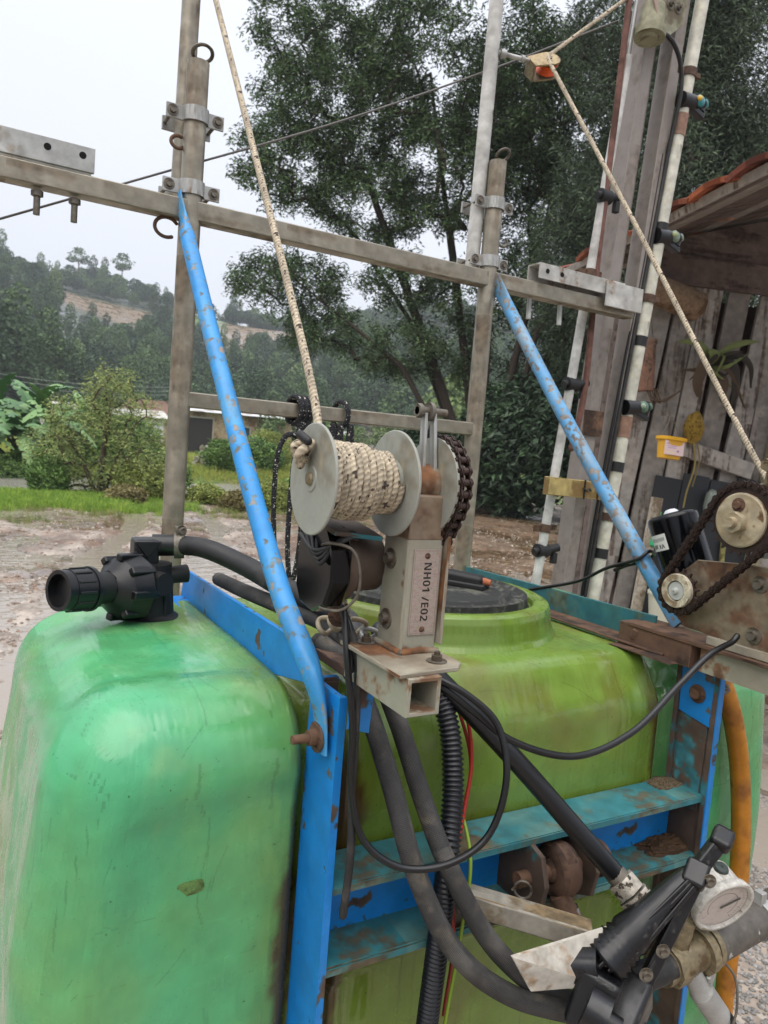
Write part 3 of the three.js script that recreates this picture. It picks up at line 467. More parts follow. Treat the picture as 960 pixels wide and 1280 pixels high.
function chain(parent, x, a, b, mat, n0 = 1) {       // a, b = [z, y, r]
  const g = sub(parent, 'drive_chain'), D = V(b[0] - a[0], b[1] - a[1], 0), d = D.length(), th = Math.atan2(D.y, D.x), off = Math.acos((a[2] - b[2]) / d), pts = [];
  const arc = (c, s, e) => { for (let i = 0; i <= 40; i++) { const t = s + (e - s) * i / 40; pts.push([c[0] + Math.cos(t) * c[2], c[1] + Math.sin(t) * c[2]]); } };
  arc(a, th + off, th + Math.PI * 2 - off); arc(b, th - off, th + off);
  pts.push(pts[0]); const cum = [0]; for (let i = 1; i < pts.length; i++) cum.push(cum[i - 1] + Math.hypot(pts[i][0] - pts[i - 1][0], pts[i][1] - pts[i - 1][1]));
  const L = cum.at(-1), n = Math.round(L / 0.0127 / 2) * 2, at = s => { s = ((s % L) + L) % L; let i = 1; while (cum[i] < s) i++; const f = (s - cum[i - 1]) / (cum[i] - cum[i - 1] || 1); return [mix(pts[i - 1][0], pts[i][0], f), mix(pts[i - 1][1], pts[i][1], f)]; };
  const B = base.get(parent);
  for (let i = 0; i < n; i++) {
    const p = at(i / n * L), q = at((i + 1) / n * L), m = new THREE.Mesh(linkGeo[i % 2], mat); m.name = 'chain_link';
    m.matrixAutoUpdate = true; const u = V(0, q[1] - p[1], q[0] - p[0]), l = u.length(); u.normalize(); const w = V(1, 0, 0), v = w.clone().cross(u);
    m.quaternion.setFromRotationMatrix(new THREE.Matrix4().makeBasis(u, v, w)); m.scale.x = l / 0.0127; m.position.set(x - B.x, (p[1] + q[1]) / 2 - B.y, (p[0] + q[0]) / 2 - B.z); g.add(m);
  }
}
const squareTube = (x, y, z0, z1, w, t) => { const s = poly([[x - w / 2, y - w / 2], [x + w / 2, y - w / 2], [x + w / 2, y + w / 2], [x - w / 2, y + w / 2]]); const h = new THREE.Path(); const k = w / 2 - t; h.moveTo(x - k, y - k); h.lineTo(x - k, y + k); h.lineTo(x + k, y + k); h.lineTo(x + k, y - k); h.closePath(); s.holes.push(h); return extZ(s, z0, z1 - z0, 0.0008); };
const WY = 1.583, WZ = -0.69;
{
  const t = thing('rope_winch', 'grey winch with flanged rope drum, labelled post and chain on square tube', 'winch', [0.42, 1.357, -0.66]);
  const bt = part(t, 'base_tube', squareTube(0.4035, 1.376, -0.735, -0.596, 0.038, 0.003), M.winch);
  part(bt, 'added_dark_plug', box([0.4035, 1.376, -0.70], [0.0315, 0.0315, 0.01], 0), M.rust);  // added block that shuts out light so the open tube looks dark inside
  part(t, 'base_plate', (() => { const g = ext(poly([[0.376, 0.60], [0.45, 0.607], [0.462, 0.62], [0.462, 0.728], [0.374, 0.728]]), 0.005, 0.001); g.rotateX(-Math.PI / 2); g.translate(0, 1.3955, 0); return uvBox(g); })(), M.winchRust);
  for (const [x, z] of [[0.397, -0.712], [0.437, -0.628]]) part(t, 'bolt', bolt([x, 1.4005, z], [0, 1, 0], 0.0065, 0.004), M.bolt);
  const ps = part(t, 'post', box([0.434, 1.485, -0.688], [0.046, 0.17, 0.052], 0.003), M.winch);
  part(t, 'post_head', box([0.434, 1.549, -0.688], [0.0475, 0.05, 0.0535], 0.003), worn(0x7a6a58, { rust: 0x5d4534, amount: 0.4, soft: 0.14, f: 8, dirt: 0x8a8070, rough: 0.6, off: 0.5, size: 0.3, px: 256 }), 'grimy brown head of the post');
  part(t, 'weld_bead', merge([tube([[0.411, 1.402, -0.66], [0.434, 1.403, -0.661], [0.457, 1.402, -0.66]], 0.004, 16, 8), tube([[0.411, 1.402, -0.66], [0.410, 1.403, -0.69], [0.411, 1.402, -0.714]], 0.004, 16, 8)]), M.winchRust);
  part(ps, 'side_strap', box([0.4595, 1.47, -0.668], [0.004, 0.12, 0.026], 0.001), M.winchRust);
  for (const y of [1.500, 1.432]) part(t, 'bolt', bolt([0.411, y, -0.695], [-1, 0, 0], 0.0068), M.bolt);
  // stamped plate, lettering reads downwards
  const cv = document.createElement('canvas'); cv.width = 176; cv.height = 480; const c = cv.getContext('2d');
  c.fillStyle = '#a99c94'; c.fillRect(0, 0, 176, 480);
  for (let i = 0; i < 900; i++) { c.fillStyle = `rgba(${90 + rnd() * 90 | 0},${75 + rnd() * 70 | 0},${66 + rnd() * 60 | 0},${0.05 + rnd() * 0.14})`; const w = 3 + rnd() * 22; c.fillRect(rnd() * 176, rnd() * 480, w, 2 + rnd() * 10); }
  c.strokeStyle = '#857a72'; c.lineWidth = 3; c.strokeRect(7, 7, 162, 466);
  c.save(); c.translate(88, 240); c.rotate(Math.PI / 2); c.fillStyle = '#2b2725'; c.font = 'bold 68px sans-serif'; c.textBaseline = 'middle'; c.textAlign = 'left'; c.fillText('NH01', -172, -6); c.fillText('/E02', 24, -6); c.restore();
  for (let i = 0; i < 260; i++) { c.fillStyle = `rgba(${165 + rnd() * 30 | 0},${150 + rnd() * 30 | 0},${142 + rnd() * 30 | 0},${0.2 + rnd() * 0.4})`; c.fillRect(rnd() * 176, rnd() * 480, 1 + rnd() * 5, 1 + rnd() * 3); }
  c.fillStyle = '#6f5138'; for (const y of [34, 448]) { c.beginPath(); c.arc(88, y, 16, 0, 7); c.fill(); }
  const ct = new THREE.CanvasTexture(cv); ct.colorSpace = THREE.SRGBColorSpace;
  const idg = new THREE.BoxGeometry(0.034, 0.094, 0.0016); { const u = idg.attributes.uv, nn = idg.attributes.normal; for (let i = 0; i < u.count; i++) if (Math.abs(nn.getZ(i)) < 0.5) u.setXY(i, 0.02, 0.5); }
  const plate = part(ps, 'number_plate', idg.translate(0.436, 1.468, -0.6612), new THREE.MeshStandardMaterial({ map: ct, roughness: 0.36, metalness: 0.45 }), 'metal plate with stamped black characters');
  for (const y of [1.508, 1.427]) part(ps, 'rivet', lathe([[0.0035, 0], [0.003, 0.0012], [0.0001, 0.002]], [0.436, y, -0.6604], [0, 0, 1], 12), M.rust);
  // drum
  part(t, 'bearing_housing', cyl([0.404, WY, WZ], [0.45, WY, WZ], 0.0235, 0.0235, 32), M.winchRust);
  for (const x of [0.306, 0.400]) { const f = part(t, 'drum_flange', latheS([[0.001, 0], [0.0565, 0], [0.0575, 0.0008], [0.0575, 0.0024], [0.0565, 0.0032], [0.001, 0.0032]], [x, WY, WZ], [1, 0, 0], 64), M.flange); if (x < 0.35) { part(f, 'hub_washer', latheS([[0.001, 0.0014], [0.0125, 0.0014], [0.0135, 0]], [x, WY, WZ], [-1, 0, 0], 32), M.flange); part(f, 'shaft_end', latheS([[0.001, 0.004], [0.006, 0.0036], [0.0072, 0.001]], [x - 0.001, WY, WZ], [-1, 0, 0], 20), M.brass); } }
  part(t, 'drum_core', cyl([0.308, WY, WZ], [0.402, WY, WZ], 0.0265, 0.0265, 32), M.flange);
  const sd = part(t, 'sprocket_guard', latheS([[0.001, 0], [0.0535, 0], [0.0535, 0.003], [0.001, 0.003]], [0.450, WY, WZ], [1, 0, 0], 56), M.flange);
  const sp = extX(gear(24, 0.048, 0.053), 0.458, 0.005, 0.0005); sp.translate(0, WY, WZ); part(t, 'sprocket', uvBox(sp), M.chain);
  const sp2 = extX(gear(12, 0.019, 0.025), 0.458, 0.005, 0.0005); sp2.translate(0, WY - 0.098, WZ - 0.03); part(t, 'sprocket', uvBox(sp2), M.chain);
  chain(t, 0.4605, [WZ, WY, 0.0525], [WZ - 0.03, WY - 0.098, 0.024], M.chain);
  // tensioner lever on top
  const tl = part(t, 'lever', merge([bar([0.446, 1.592, WZ + 0.012], [0.4455, 1.662, WZ + 0.002], 0.010, 0.004, [1, 0, 0], 0.001), bar([0.434, 1.60, WZ + 0.006], [0.434, 1.662, WZ + 0.002], 0.010, 0.004, [1, 0, 0], 0.001)]), M.galv);
  part(tl, 'pin', merge([cyl([0.424, 1.664, WZ + 0.002], [0.462, 1.664, WZ + 0.002], 0.0045, 0.0045, 12), cyl([0.424, 1.664, WZ + 0.002], [0.430, 1.664, WZ + 0.002], 0.008, 0.008, 6), cyl([0.438, 1.664, WZ + 0.002], [0.4425, 1.664, WZ + 0.002], 0.0105, 0.0105, 14)]), M.bolt);
  part(tl, 'cord_loop', tube([[0.452, 1.668, WZ], [0.454, 1.655, WZ - 0.01], [0.45, 1.62, WZ - 0.02], [0.446, 1.595, WZ - 0.02]], 0.0028, 24, 8), M.rubber);
  // electric motor under the drum
  const mo = part(t, 'motor_cap', extX([[-0.755, 1.46], [-0.742, 1.444], [-0.712, 1.440], [-0.682, 1.452], [-0.668, 1.478], [-0.668, 1.512], [-0.684, 1.532], [-0.715, 1.536], [-0.742, 1.528], [-0.755, 1.505]].map(q => [q[0] - 0.02, q[1] - 0.003]), 0.334, 0.024, 0.003), M.gloss, 'glossy black cap of the motor');
  part(t, 'motor_body', merge([cyl([0.357, 1.487, -0.735], [0.372, 1.487, -0.735], 0.041, 0.041, 28), cyl([0.372, 1.488, -0.74], [0.412, 1.489, -0.742], 0.034, 0.034, 28)]), M.brownSteel);
  part(t, 'motor_shield', merge([box([0.364, 1.531, -0.725], [0.06, 0.006, 0.08], 0.002, [0.15, 0, -0.1])]), M.brownSteel);
  part(mo, 'wire_clip', tube([[0.333, 1.512, -0.71], [0.335, 1.517, -0.688], [0.352, 1.512, -0.676], [0.362, 1.487, -0.674], [0.362, 1.459, -0.68], [0.35, 1.444, -0.692], [0.335, 1.444, -0.708]], 0.0017, 50, 8), M.bolt);
  for (const k of [0, 1, 2, 3]) part(mo, 'motor_lead', tube([[0.325 + k * 0.004, 1.518, -0.752 + k * 0.006], [0.328, 1.505 - k * 0.004, -0.72 + k * 0.006], [0.338 + k * 0.003, 1.514 + k * 0.003, -0.692], [0.356, 1.523 + k * 0.002, -0.688], [0.37, 1.52, -0.70]], 0.0024, 40, 8), k % 2 ? M.blackMatt : M.rubber);
}
// rope of this winch: wound on the drum, knotted at the flange, up to the pulley
{
  const t = thing('hoist_rope', 'flecked white rope wound on grey drum and rising past the left post', 'rope', [0.33, 1.6, -0.7]);
  const wind = (x0, x1, n, r, ph) => { const p = []; for (let i = 0; i <= n * 20; i++) { const a = i / 20 * 6.2832 + ph, k = i / (n * 20); p.push([mix(x0, x1, k) + 0.0006 * Math.sin(i * 1.7), WY + Math.sin(a) * (r + 0.0008 * Math.sin(i * 0.9 + ph)), WZ + Math.cos(a) * (r + 0.0008 * Math.sin(i * 0.7))]); } return tube(p, 0.0043, n * 26, 8); };
  part(t, 'lower_layer', wind(0.3135, 0.395, 11, 0.0300, 0), M.rope);
  part(t, 'upper_layer', wind(0.3135, 0.366, 7, 0.0372, 1), M.rope);
  part(t, 'line', tube([[0.322, 1.618, -0.712], [0.329, 1.66, -0.745], [0.3415, 2.06, -1.08], [0.3535, 2.495, -1.45]], 0.0048, 90, 10), M.rope);
  const kn = V(0.298, 1.611, -0.69), K = (f, n = 40) => { const p = []; for (let i = 0; i <= n; i++) p.push(f(i / n * 6.2832)); return p; };
  part(t, 'knot', merge([tube(K(a => [kn.x + 0.006 * Math.sin(2 * a) - 0.004, kn.y + 0.009 * Math.sin(a + 0.4), kn.z + 0.009 * Math.cos(a)]), 0.0048, 60, 8), tube(K(a => [kn.x - 0.002 + 0.005 * Math.cos(a), kn.y - 0.004 + 0.011 * Math.sin(a), kn.z - 0.008 + 0.006 * Math.sin(2 * a)]), 0.0045, 60, 8)]), M.rope);
  part(t, 'whipping', tube([[kn.x, kn.y + 0.014, kn.z - 0.016], [kn.x - 0.006, kn.y + 0.016, kn.z - 0.004], [kn.x - 0.004, kn.y + 0.010, kn.z + 0.012]], 0.0046, 24, 8), M.blackMatt);
}
// second winch, seen from its chain side
{
  const t = thing('rope_winch', 'rusty winch with chain drive over two sprockets and glossy black motor', 'winch', [1.04, 1.31, -0.72]);
  const greasy = worn(0x7d725f, { rust: 0x5a4230, amount: 0.46, soft: 0.1, f: 6, dirt: 0x5f5442, dirtAmt: 0.7, rough: 0.6, off: 0.21, size: 0.4, px: 256 });
  const X = 1.0, zb = -0.681, yb = 1.557, zs = -0.776, ys = 1.431;
  part(t, 'base_tube', merge([squareTube(1.0395, 1.328, -0.74, -0.52, 0.038, 0.003)]), M.winch);
  part(t, 'base_plate', box([1.045, 1.3515, -0.70], [0.075, 0.006, 0.36], 0.001), M.rust);
  part(t, 'seat_block', merge([box([1.035, 1.331, -0.825], [0.05, 0.042, 0.15], 0.002), box([1.02, 1.334, -0.86], [0.02, 0.02, 0.03], 0.003, [0.3, 0.4, 0])]), M.rust);
  part(t, 'bracket_plate', extX([[-0.775, 1.372], [-0.60, 1.365], [-0.60, 1.49], [-0.682, 1.49], [-0.765, 1.482], [-0.80, 1.45], [-0.80, 1.39]], X + 0.02, 0.006), greasy);
  part(t, 'bracket_foot', box([X + 0.04, 1.362, -0.66], [0.05, 0.014, 0.14], 0.002), M.winchRust);
  part(t, 'bracket_upright', box([X + 0.05, 1.46, -0.585], [0.045, 0.2, 0.05], 0.003), M.winchRust);
  for (const [z, y] of [[-0.655, 1.465], [-0.655, 1.388], [-0.615, 1.40]]) part(t, 'bolt', bolt([X + 0.02, y, z], [-1, 0, 0], 0.0075), M.bolt);
  const g1 = extX(gear(22, 0.048, 0.054), X - 0.0025, 0.005, 0.0005); g1.translate(0, yb, zb); const big = part(t, 'sprocket', uvBox(g1), M.chain);
  part(big, 'hub_disc', latheS([[0.001, 0.006], [0.038, 0.006], [0.0405, 0.0045], [0.0405, 0]], [X - 0.003, yb, zb], [-1, 0, 0], 48), M.hub);
  part(big, 'axle_nut', merge([cyl([X - 0.009, yb - 0.004, zb - 0.002], [X - 0.022, yb - 0.004, zb - 0.002], 0.0165, 0.016, 6), cyl([X - 0.022, yb - 0.004, zb - 0.002], [X - 0.031, yb - 0.004, zb - 0.002], 0.0085, 0.0075, 14)]), M.hub);
  part(big, 'key_bolt', bolt([X - 0.009, yb + 0.022, zb - 0.004], [-1, 0, 0], 0.0062), M.rust);
  const g2 = extX(gear(15, 0.029, 0.0355), X - 0.0025, 0.005, 0.0005); g2.translate(0, ys, zs); const sm = part(t, 'sprocket', uvBox(g2), M.chain);
  part(sm, 'hub_ring', latheS([[0.0165, 0.002], [0.0165, 0.008], [0.0265, 0.008], [0.0275, 0.006], [0.0275, 0]], [X - 0.003, ys, zs], [-1, 0, 0], 44), worn(0xb8b09a, { rust: 0x7a6a50, amount: 0.2, f: 14, rough: 0.55, size: 0.15, px: 192 }));
  part(sm, 'hub_centre', merge([latheS([[0.001, 0.006], [0.0145, 0.006], [0.015, 0.003]], [X - 0.003, ys, zs], [-1, 0, 0], 36), latheS([[0.001, 0.012], [0.0045, 0.011], [0.0055, 0.006]], [X - 0.003, ys, zs], [-1, 0, 0], 16)]), plain(0xa9aca6, 0.5));
  chain(t, X, [zb, yb, 0.0535], [zs, ys, 0.0345], M.chain);
  part(t, 'drum_core', cyl([1.05, yb, zb], [1.16, yb, zb], 0.03, 0.03, 28), M.flange);
  part(t, 'bearing_housing', cyl([X + 0.006, yb, zb], [1.05, yb, zb], 0.022, 0.022, 28), M.winchRust);
  for (const x of [1.052, 1.155]) part(t, 'drum_flange', latheS([[0.001, 0], [0.0575, 0], [0.0575, 0.003], [0.001, 0.003]], [x, yb, zb], [1, 0, 0], 56), M.flange);
  part(t, 'lever_pin', merge([cyl([X - 0.002, 1.64, -0.655], [X + 0.03, 1.645, -0.655], 0.005, 0.005, 12), cyl([X - 0.002, 1.64, -0.655], [X + 0.006, 1.641, -0.655], 0.0095, 0.0095, 6), bar([X + 0.02, 1.66, -0.645], [X + 0.02, 1.60, -0.655], 0.03, 0.008, [1, 0, 0], 0.001)]), M.brass);
  // motor: black can
  const a = V(1.072, 1.548, -0.868), b = V(1.092, 1.436, -0.826), d = b.clone().sub(a).normalize();
  const can = part(t, 'motor', lathe([[0.001, 0], [0.034, 0.001], [0.0405, 0.004], [0.0425, 0.010], [0.0425, 0.118]], a, d, 48), M.gloss, 'glossy black cylindrical motor with a white sticker');
  part(can, 'end_cap', lathe([[0.001, 0.007], [0.008, 0.006], [0.012, 0.002], [0.013, 0]], a, d.clone().negate(), 20), plain(0xb9bcc0, 0.4));
  const lc = document.createElement('canvas'); lc.width = 160; lc.height = 112; const q = lc.getContext('2d'); q.fillStyle = '#cfd0cc'; q.fillRect(0, 0, 160, 112); q.fillStyle = '#8b8d8b'; for (let i = 0; i < 13; i++) q.fillRect(12 + i * 10.5, 22 + rnd() * 4, 6 + rnd() * 3, 24); q.fillStyle = '#3a3c3c'; for (let i = 0; i < 4; i++) q.fillRect(14 + i * 15, 66 + rnd() * 4, 8 + rnd() * 5, 26); q.fillStyle = '#101214'; q.font = 'bold 40px sans-serif'; q.fillText('XA', 84, 98);
  const lt = new THREE.CanvasTexture(lc); lt.colorSpace = THREE.SRGBColorSpace;
  // sticker wraps a sector of the can
  const seg = 14, sg = new THREE.CylinderGeometry(0.0429, 0.0429, 0.028, seg, 1, true, 0, 0.95); const qd = new THREE.Quaternion().setFromUnitVectors(V(0, -1, 0), d); sg.rotateY(3.62 + 0.35); sg.applyQuaternion(qd); sg.translate(...a.clone().addScaledVector(d, 0.046).toArray());
  part(can, 'sticker', sg, new THREE.MeshStandardMaterial({ map: lt, roughness: 0.4, side: THREE.DoubleSide }));
}
{
  const t = thing('hoist_rope', 'flecked white rope running from rusty winch through orange pulley to the boom', 'rope', [1.16, 1.6, -0.7]);
  part(t, 'line', tube([[1.115, 1.585, -0.70], [1.1185, 1.66, -0.76], [1.145, 2.13, -1.11], [1.163, 2.535, -1.415]], 0.0048, 90, 10), M.rope);
  part(t, 'upper_line', tube([[1.163, 2.535, -1.415], [1.168, 2.57, -1.44], [1.20, 2.60, -1.455], [1.46, 2.835, -1.50], [1.62, 2.98, -1.52]], 0.0048, 60, 10), M.rope);
  const p = []; for (let i = 0; i <= 160; i++) { const a = i / 20 * 6.2832; p.push([1.062 + i / 160 * 0.088, 1.557 + Math.sin(a) * 0.037, -0.681 + Math.cos(a) * 0.037]); } part(t, 'coil', tube(p, 0.0043, 200, 8), M.rope);
}
{
  const t = thing('pulley', 'small pulley with yellowish cheek plates and an orange wheel beside the pale pole', 'pulley', [1.15, 2.54, -1.45]);
  const c = [1.172, 2.556, -1.45];
  const tq = new THREE.Quaternion().setFromUnitVectors(V(0, 1, 0), V(-0.397, 0.575, 0.715).normalize()), T = g => { g.translate(-c[0], -2.5535, -c[2]); g.applyQuaternion(tq); g.translate(c[0], 2.5535, c[2]); return g; };   // the sheave lies in the plane of its rope
  const pl = y => { const s = new THREE.Shape(); s.moveTo(-0.045, -0.02); s.lineTo(0.005, -0.026); s.absarc(0.005, 0, 0.026, -1.57, 1.57, false); s.lineTo(-0.045, 0.02); s.closePath(); const g = ext(s, 0.004, 0.0006); g.rotateX(-Math.PI / 2); g.rotateZ(-0.06); g.translate(c[0], y, c[2]); return uvBox(g); };
  part(t, 'cheek_plate', T(pl(2.569)), worn(0x9a8762, { rust: 0x6d563c, amount: 0.3, f: 12, rough: 0.5, metal: 0.3, size: 0.2, px: 128 })); part(t, 'cheek_plate', T(pl(2.534)), M.brass);
  part(t, 'end_block', T(box([1.128, 2.5535, -1.45], [0.006, 0.035, 0.036], 0.001)), M.brass);
  part(t, 'wheel', T(lathe([[0.006, -0.011], [0.024, -0.011], [0.025, -0.009], [0.017, -0.002], [0.017, 0.002], [0.025, 0.009], [0.024, 0.011], [0.006, 0.011]], [c[0] + 0.004, 2.5525, c[2]], [0, 1, 0], 36)), plain(0xd9581c, 0.5));
  part(t, 'axle', T(merge([bolt([c[0] + 0.006, 2.569, c[2]], [0, 1, 0], 0.006), cyl([c[0] + 0.006, 2.53, c[2]], [c[0] + 0.006, 2.57, c[2]], 0.004, 0.004, 10)])), M.bolt);
  part(t, 'eye_bolt', merge([cyl([1.04, 2.548, -1.462], [1.128, 2.553, -1.452], 0.005, 0.005, 10), cyl([1.045, 2.548, -1.462], [1.058, 2.549, -1.46], 0.011, 0.011, 6), cyl([1.10, 2.5515, -1.455], [1.108, 2.552, -1.454], 0.009, 0.009, 6)]), M.galv);
}
// ---------- hoses and cables ----------
{
  const H = (name, label, pts, r, mat, n = 90, rad = 16) => single(name, label, 'hose', tube(pts, r, n, rad), mat);
  H('spray_hose', 'thick grey braided hose curving down from the winch tube, next to blue channel', [[0.41, 1.36, -0.86], [0.432, 1.338, -0.815], [0.444, 1.291, -0.775], [0.461, 1.213, -0.735], [0.477, 1.122, -0.690], [0.524, 1.028, -0.660], [0.602, 0.962, -0.640], [0.672, 0.945, -0.60]], 0.0125, M.hose);
  H('spray_hose', 'thick grey braided hose between the channel-side hose and the corrugated conduit', [[0.45, 1.365, -0.87], [0.472, 1.33, -0.815], [0.487, 1.276, -0.775], [0.510, 1.184, -0.735], [0.523, 1.122, -0.690], [0.586, 1.015, -0.660], [0.66, 0.952, -0.63], [0.70, 0.948, -0.60]], 0.0125, M.hose);
  H('hydraulic_hose', 'smooth black hose slanting down from winch tube to a worn hexagonal coupling', [[0.50, 1.37, -0.86], [0.535, 1.338, -0.80], [0.589, 1.284, -0.765], [0.649, 1.217, -0.720], [0.714, 1.142, -0.680], [0.771, 1.075, -0.640]], 0.0135, M.black);
  H('supply_hose', 'black hose arching from the tank valve elbow over the blue rail', [[0.318, 1.428, -1.25], [0.346, 1.431, -1.20], [0.39, 1.416, -1.12], [0.424, 1.397, -1.02], [0.445, 1.392, -0.92], [0.455, 1.378, -0.86], [0.46, 1.345, -0.83]], 0.0165, M.rubber);
  H('supply_hose', 'grey hose lying under the black hose beside the blue rail', [[0.40, 1.362, -1.28], [0.402, 1.368, -1.15], [0.42, 1.37, -1.02], [0.44, 1.37, -0.92], [0.452, 1.358, -0.86]], 0.012, M.hose);
  // corrugated conduit
  const cp = [[0.535, 1.36, -0.86], [0.55, 1.325, -0.805], [0.562, 1.269, -0.770], [0.558, 1.195, -0.740], [0.534, 1.114, -0.705], [0.538, 0.998, -0.715], [0.543, 0.853, -0.730], [0.545, 0.75, -0.735]].map(A);
  const cc = new THREE.CatmullRomCurve3(cp, false, 'centripetal'), N = 420, g = new THREE.TubeGeometry(cc, N, 0.0135, 16), P = g.attributes.position;
  for (let i = 0; i <= N; i++) { const c = cc.getPointAt(i / N), k = 1 + 0.085 * (Math.floor(i / 2) % 2 ? 1 : -1); for (let j = 0; j <= 16; j++) { const q = i * 17 + j; P.setXYZ(q, c.x + (P.getX(q) - c.x) * k, c.y + (P.getY(q) - c.y) * k, c.z + (P.getZ(q) - c.z) * k); } }
  g.computeVertexNormals(); single('corrugated_conduit', 'black corrugated cable conduit hanging in front of tank', 'conduit', strip(g), plain(0x15171d, 0.35));
  // yellow hose on the right
  const yt = thing('yellow_hose', 'worn amber yellow hose hanging down beside the right blue channel', 'hose', [1.2, 0.6, -0.75]);
  const ys = [[1.105, 1.325, -0.80], [1.120, 1.292, -0.78], [1.147, 1.231, -0.765], [1.186, 1.128, -0.760], [1.210, 0.993, -0.755], [1.215, 0.875, -0.750], [1.213, 0.754, -0.750], [1.218, 0.612, -0.750]];
  part(yt, 'hose', tube(ys, 0.0165, 90, 18), worn(0xb3741a, { rust: 0x7a4a22, amount: 0.25, soft: 0.14, f: 5, fy: 3, dirt: 0x8a5c28, dirtAmt: 0.5, rough: 0.4, off: 0.55 }));
  part(yt, 'hose_clip', merge([cyl([1.124, 1.268, -0.775], [1.131, 1.256, -0.772], 0.0185, 0.0185, 20), bolt([1.116, 1.262, -0.757], [-0.3, 0, 1], 0.005)]), M.bolt);
  // thin cables
  const C = (label, pts, r, mat, n = 110) => single('cable', label, 'cable', tube(pts, r, n, 8), mat);
  C('thin black cable looping down in front of the blue cross channel', [[0.376, 1.432, -0.73], [0.373, 1.395, -0.712], [0.374, 1.365, -0.704], [0.382, 1.307, -0.700], [0.386, 1.241, -0.700], [0.402, 1.177, -0.690], [0.440, 1.148, -0.670], [0.493, 1.151, -0.650], [0.539, 1.180, -0.640], [0.559, 1.250, -0.640], [0.554, 1.306, -0.660], [0.522, 1.338, -0.680], [0.496, 1.352, -0.700], [0.47, 1.36, -0.74]], 0.0042, M.black, 180);
  C('thin black cable swinging from left winch across the tank to the rusty winch', [[0.485, 1.356, -0.73], [0.502, 1.342, -0.700], [0.536, 1.315, -0.680], [0.587, 1.278, -0.670], [0.688, 1.248, -0.660], [0.787, 1.267, -0.660], [0.886, 1.321, -0.670], [0.948, 1.362, -0.670], [0.992, 1.378, -0.668], [1.0, 1.385, -0.668]], 0.0046, M.black, 160);
  C('thin grey cable tied beside the blue channel top', [[0.384, 1.43, -0.75], [0.386, 1.39, -0.712], [0.388, 1.33, -0.706], [0.390, 1.24, -0.706], [0.392, 1.16, -0.70], [0.392, 1.08, -0.706]], 0.0048, M.rubber);
  C('doubled black wire leading up from the channel head to the motor', [[0.379, 1.37, -0.708], [0.384, 1.41, -0.725], [0.378, 1.435, -0.74], [0.36, 1.45, -0.745], [0.352, 1.47, -0.74]], 0.0028, M.black);
  C('red electric wire behind the corrugated conduit', [[0.575, 1.32, -0.81], [0.605, 1.268, -0.790], [0.608, 1.208, -0.770], [0.587, 1.142, -0.750], [0.556, 1.077, -0.722], [0.575, 0.988, -0.730], [0.60, 0.94, -0.74], [0.64, 0.90, -0.75]], 0.0028, plain(0x9c1d14, 0.5));
  C('second red electric wire twisted beside its twin', [[0.578, 1.315, -0.812], [0.600, 1.262, -0.793], [0.612, 1.20, -0.776], [0.592, 1.138, -0.758], [0.562, 1.075, -0.73], [0.58, 0.98, -0.736], [0.585, 0.86, -0.75]], 0.0026, plain(0x8a2016, 0.5));
  C('yellow green earth wire hanging below the cross channel', [[0.585, 1.25, -0.80], [0.592, 1.17, -0.78], [0.585, 1.10, -0.725], [0.578, 1.0, -0.72], [0.572, 0.90, -0.725], [0.566, 0.80, -0.73]], 0.0024, plain(0x7d9a2a, 0.5));
  C('black tie cable round the right brace running back to the rail', [[1.052, 1.345, -1.19], [1.054, 1.392, -1.05], [1.05, 1.43, -0.98], [1.05, 1.462, -0.905], [1.062, 1.475, -0.898], [1.085, 1.468, -0.905], [1.08, 1.45, -0.925], [1.056, 1.446, -0.93], [1.05, 1.43, -0.96]], 0.0034, M.black);
  // hose clips by the winch foot
  const hc = thing('cable_bundle', 'tangle of hose clips and pale ties at foot of the left winch', 'clips', [0.40, 1.39, -0.80]);
  for (const [x, y, z, r] of [[0.40, 1.405, -0.79, 0.012], [0.418, 1.402, -0.775, 0.011], [0.39, 1.398, -0.80, 0.012], [0.43, 1.393, -0.765, 0.010]]) { const q = []; for (let i = 0; i < 16; i++) { const a = i / 16 * 6.2832; q.push([x + Math.cos(a) * r, y + Math.sin(a) * r * 0.8, z + Math.sin(a * 2) * 0.006]); } part(hc, 'clip', tube(q, 0.0032, 40, 7, true), pick([M.hub, M.bolt, M.galv])); }
  part(hc, 'clip_screw', merge([bolt([0.395, 1.415, -0.78], [-0.5, 0.3, 1], 0.008, 0.012)]), M.rust);
  part(hc, 'tie', tube([[0.405, 1.42, -0.79], [0.393, 1.44, -0.77], [0.389, 1.42, -0.745], [0.392, 1.40, -0.735]], 0.0038, 30, 8), M.rope);
  // black rope coil hung on the lower bar
  const bc = thing('rope_coil', 'black rope with white flecks hung in loops over the lower cross bar', 'rope', [0.62, 1.68, -1.45]);
  const loop = (x, dx, yb, w, zo) => tube([[x, 1.66, -1.43], [x - w, 1.55, -1.425 + zo], [x - w + dx, yb + 0.06, -1.42 + zo], [x + dx, yb, -1.42 + zo], [x + w + dx, yb + 0.07, -1.42 + zo], [x + w, 1.55, -1.425], [x + 0.004, 1.66, -1.43]], 0.0058, 80, 8);
  [[0.60, 0.0, 1.32, 0.012, 0], [0.615, 0.012, 1.345, 0.010, 0.012], [0.648, 0.004, 1.30, 0.014, 0], [0.672, 0.0, 1.33, 0.011, 0.012], [0.69, 0, 1.36, 0.01, 0], [0.715, 0, 1.45, 0.012, 0.006]].forEach(a => part(bc, 'loop', loop(...a), M.ropeBlack));
  part(bc, 'loop', tube([[0.60, 1.628, -1.42], [0.57, 1.632, -1.42], [0.553, 1.60, -1.42], [0.549, 1.50, -1.42], [0.56, 1.38, -1.42], [0.575, 1.30, -1.42]], 0.0056, 50, 8), M.ropeBlack);
